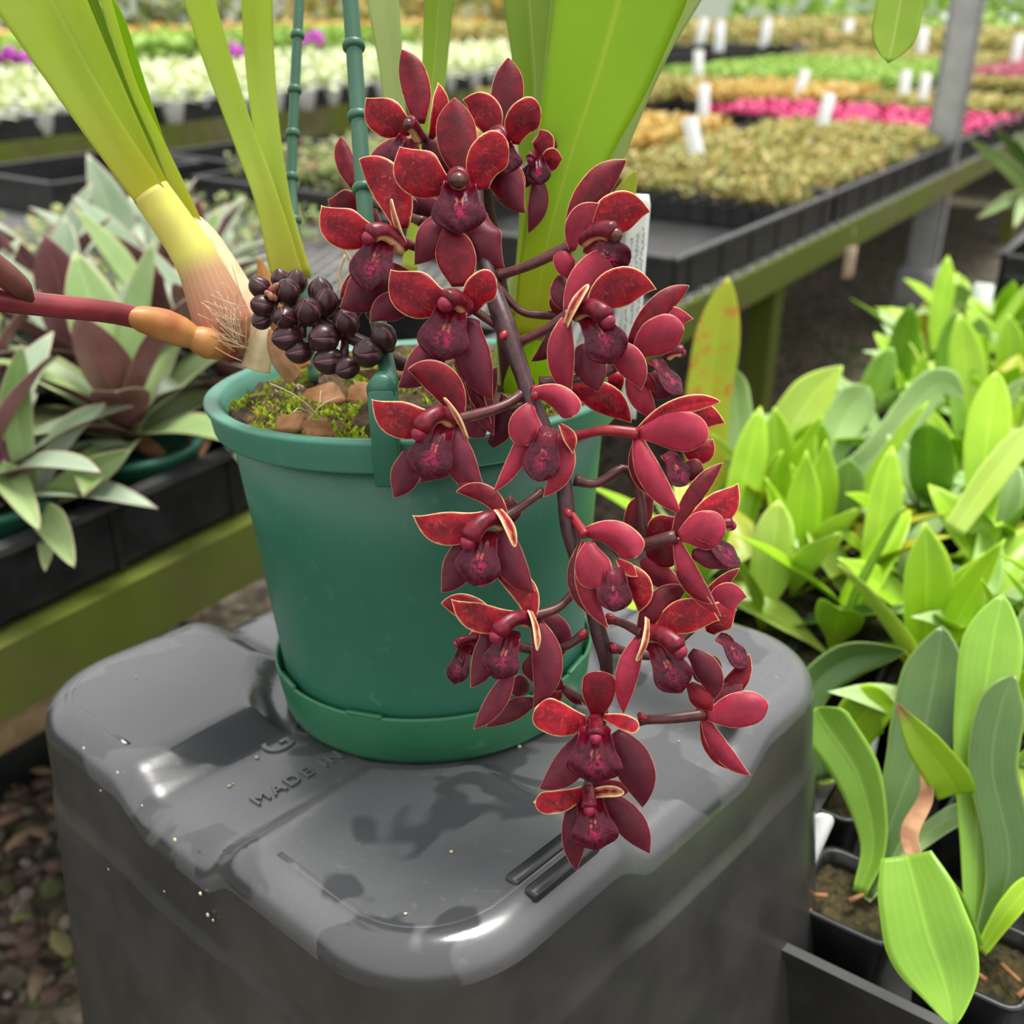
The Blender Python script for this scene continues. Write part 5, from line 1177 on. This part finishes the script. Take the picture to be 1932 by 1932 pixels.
special('seedling with one long pale and one broad dark leaf beside the tub side', (1615, 1690), [
 ([(1622, 1685, .555), (1648, 1590, .56), (1618, 1460, .565), (1560, 1370, .57), (1540, 1335, .572)], [26, 48, 88, 98, 84], '1', 8, .25),
 ([(1632, 1690, .555), (1690, 1530, .57), (1738, 1400, .585), (1765, 1270, .60), (1778, 1180, .61)], [28, 70, 120, 128, 100], 'sdark', 0, .4),
 ([(1632, 1695, .555), (1705, 1610, .57), (1790, 1545, .58), (1850, 1520, .585)], [22, 34, 40, 40], '3', 0, .3)])
special('seedling with tall upright leaves near the lower right corner', (1842, 1800), [
 ([(1838, 1780, .52), (1842, 1600, .535), (1848, 1400, .555), (1872, 1220, .57), (1892, 1120, .58)], [30, 56, 92, 116, 90], '1', 0, .35),
 ([(1850, 1790, .515), (1905, 1630, .525), (1872, 1450, .54), (1890, 1330, .55), (1915, 1272, .555)], [34, 92, 88, 92, 60], 'sdark', -10, .4),
 ([(1850, 1795, .515), (1900, 1720, .51), (1960, 1650, .51)], [22, 40, 46], '0', 0, .3),
 ([(1805, 1498, .535), (1788, 1465, .53), (1740, 1400, .528), (1690, 1325, .53)], [72, 82, 66, 30], 'sbrowntip', 10, .4),
 ([(1710, 1614, .487), (1728, 1680, .478), (1752, 1770, .468), (1780, 1850, .46), (1800, 1938, .45)], [92, 140, 164, 160, 120], '1', 0, .5), ([(1848, 1790, .516), (1800, 1690, .505), (1735, 1630, .492)], [22, 30, 40], '1', 0, .3),
 ([(1728, 1625, .50), (1716, 1570, .515), (1748, 1500, .53), (1738, 1430, .54)], [30, 34, 26, 14], 'brown', 0, .2)])
special('seedling with grey green leaf arching over beside the tub corner', (1560, 1480), [
 ([(1555, 1470, .62), (1520, 1330, .63), (1590, 1250, .635), (1712, 1228, .63)], [40, 66, 74, 50], 'sdark', -20, .3),
 ([(1570, 1470, .62), (1600, 1390, .625), (1640, 1340, .62), (1690, 1330, .61)], [40, 80, 96, 90], '0', 0, .3),
 ([(1560, 1480, .62), (1540, 1380, .64), (1515, 1330, .65)], [26, 40, 30], '2', 0, .4)])
special('seedling with tall yellow and orange blotched leaf right of the flowers', (1352, 985), [
 ([(1345, 960, .95), (1330, 820, .95), (1350, 660, .945), (1374, 522, .94)], [60, 84, 88, 66], 'syellow', 0, .3),
 ([(1370, 970, .96), (1395, 860, .96), (1388, 740, .96), (1382, 690, .955)], [40, 60, 52, 30], '3', 0, .35),
 ([(1340, 970, .94), (1400, 900, .92), (1450, 860, .9)], [30, 44, 40], '1', 0, .35)])
special('seedling with yellow edged leaf standing out of the dense middle rows', (1540, 960), [
 ([(1530, 900, .98), (1490, 830, .98), (1530, 750, .975), (1590, 690, .97)], [60, 94, 84, 50], '2', 5, .35), ([(1540, 900, .98), (1600, 780, 1.0), (1640, 730, 1.0)], [50, 84, 70], '3', -15, .35), ([(1520, 930, .97), (1640, 870, .95), (1760, 730, .94), (1820, 745, .93)], [30, 60, 66, 40], '3', 0, .3)])
special('seedling with long pale leaf pointing up left at the right frame edge', (1900, 1030), [
 ([(1800, 1000, .80), (1870, 900, .80), (1950, 800, .80)], [40, 54, 50], '2', 0, .3), ([(1850, 1010, .8), (1860, 850, .82), (1880, 700, .84)], [40, 80, 70], '0', 0, .35), ([(1870, 1000, .8), (1850, 1110, .77), (1760, 1180, .75)], [40, 70, 60], '1', 0, .35)])
g = thing('orchid_seedling', 'seedling with yellow crinkled top and white tag at the far end of the seedlings', 'plant', G(1780, 680, .42)); spot(g, G(1780, 680, .42))
for c_, w, m in (([(1780, 670, 1.40), (1760, 610, 1.40), (1745, 570, 1.40)], 60, 'syellow'), ([(1790, 670, 1.40), (1810, 600, 1.40), (1835, 585, 1.38)], 50, 'leaffade'), ([(1780, 675, 1.40), (1840, 620, 1.38), (1900, 605, 1.36)], 46, 'leaffade')): strap('leaf', c_, [w*.5, w, w], M[m], 0, .3, n=14, tip=.5, parent=g)
wtag('white tag standing among the seedlings near the black crate', 1838, 640, .43, .075, .028, .1)
wtag('pale tag standing in a pot beside the tub side, lower right', 1513, 1640, .42, .035, .012, .35)
wtag('pale tag behind the broad dark leaf of the seedling by the tub', 1630, 1440, .42, .025, .012, .1)
g = Geo()
for px, py in ((1560, 1690), (1530, 1720), (1860, 1850), (1890, 1820), (1830, 1760), (1600, 1700), (1690, 1510), (1920, 1880)):
    q = G(px, py, .418); d = nrm(np.array([random.uniform(-1, 1), random.uniform(-1, 1), .1])); V, F, _ = tube([q, q+d*.012], [.0016, .0010], 6); g.add(V, F)
tag(g.put('bark_crumbs', M['barkchip']), 'tan bark crumbs lying on the seedling pots at lower right', 'bark', kind='stuff')

# ================================================================== LIGHT AND CAMERA
w = bpy.data.worlds.new('World'); S.world = w; w.use_nodes = True
nt = w.node_tree; bg = nt.nodes['Background']
tc = N(nt, 'ShaderNodeTexCoord'); sx = N(nt, 'ShaderNodeSeparateXYZ'); nt.links.new(tc.outputs['Generated'], sx.inputs[0])
nt.links.new(ramp(nt, sx.outputs[2], [(0, (.36, .40, .32)), (.10, (.78, .81, .78)), (.30, (1, 1, 1)), (1, (1.0, 1.0, 1.0))]), bg.inputs[0]); bg.inputs[1].default_value = WORLD
sun = bpy.data.lights.new('sun', 'SUN'); sun.energy = SUN; sun.angle = math.radians(22); sun.color = (1, .97, .90)
so = bpy.data.objects.new('sun', sun); COL.objects.link(so); so.rotation_euler = Vector((-.22, -.25, -1)).to_track_quat('-Z', 'Y').to_euler(); so.location = (1, -1, 4)
cam = bpy.data.cameras.new('camera'); co = bpy.data.objects.new('camera', cam); COL.objects.link(co)
co.location = (0, 0, CAMH); co.rotation_euler = (math.pi/2-PITCH, 0, 0)
cam.sensor_width = 36; cam.sensor_fit = 'HORIZONTAL'; cam.lens = 36*FPX/1932; cam.clip_start = .01; cam.clip_end = 100
cam.dof.use_dof = True; cam.dof.focus_distance = .385; cam.dof.aperture_fstop = 9.5
S.camera = co
vs = S.view_settings; vs.view_transform = 'Standard'; vs.look = 'None'; vs.gamma = 1; vs.use_curve_mapping = False; vs.exposure = EXPO
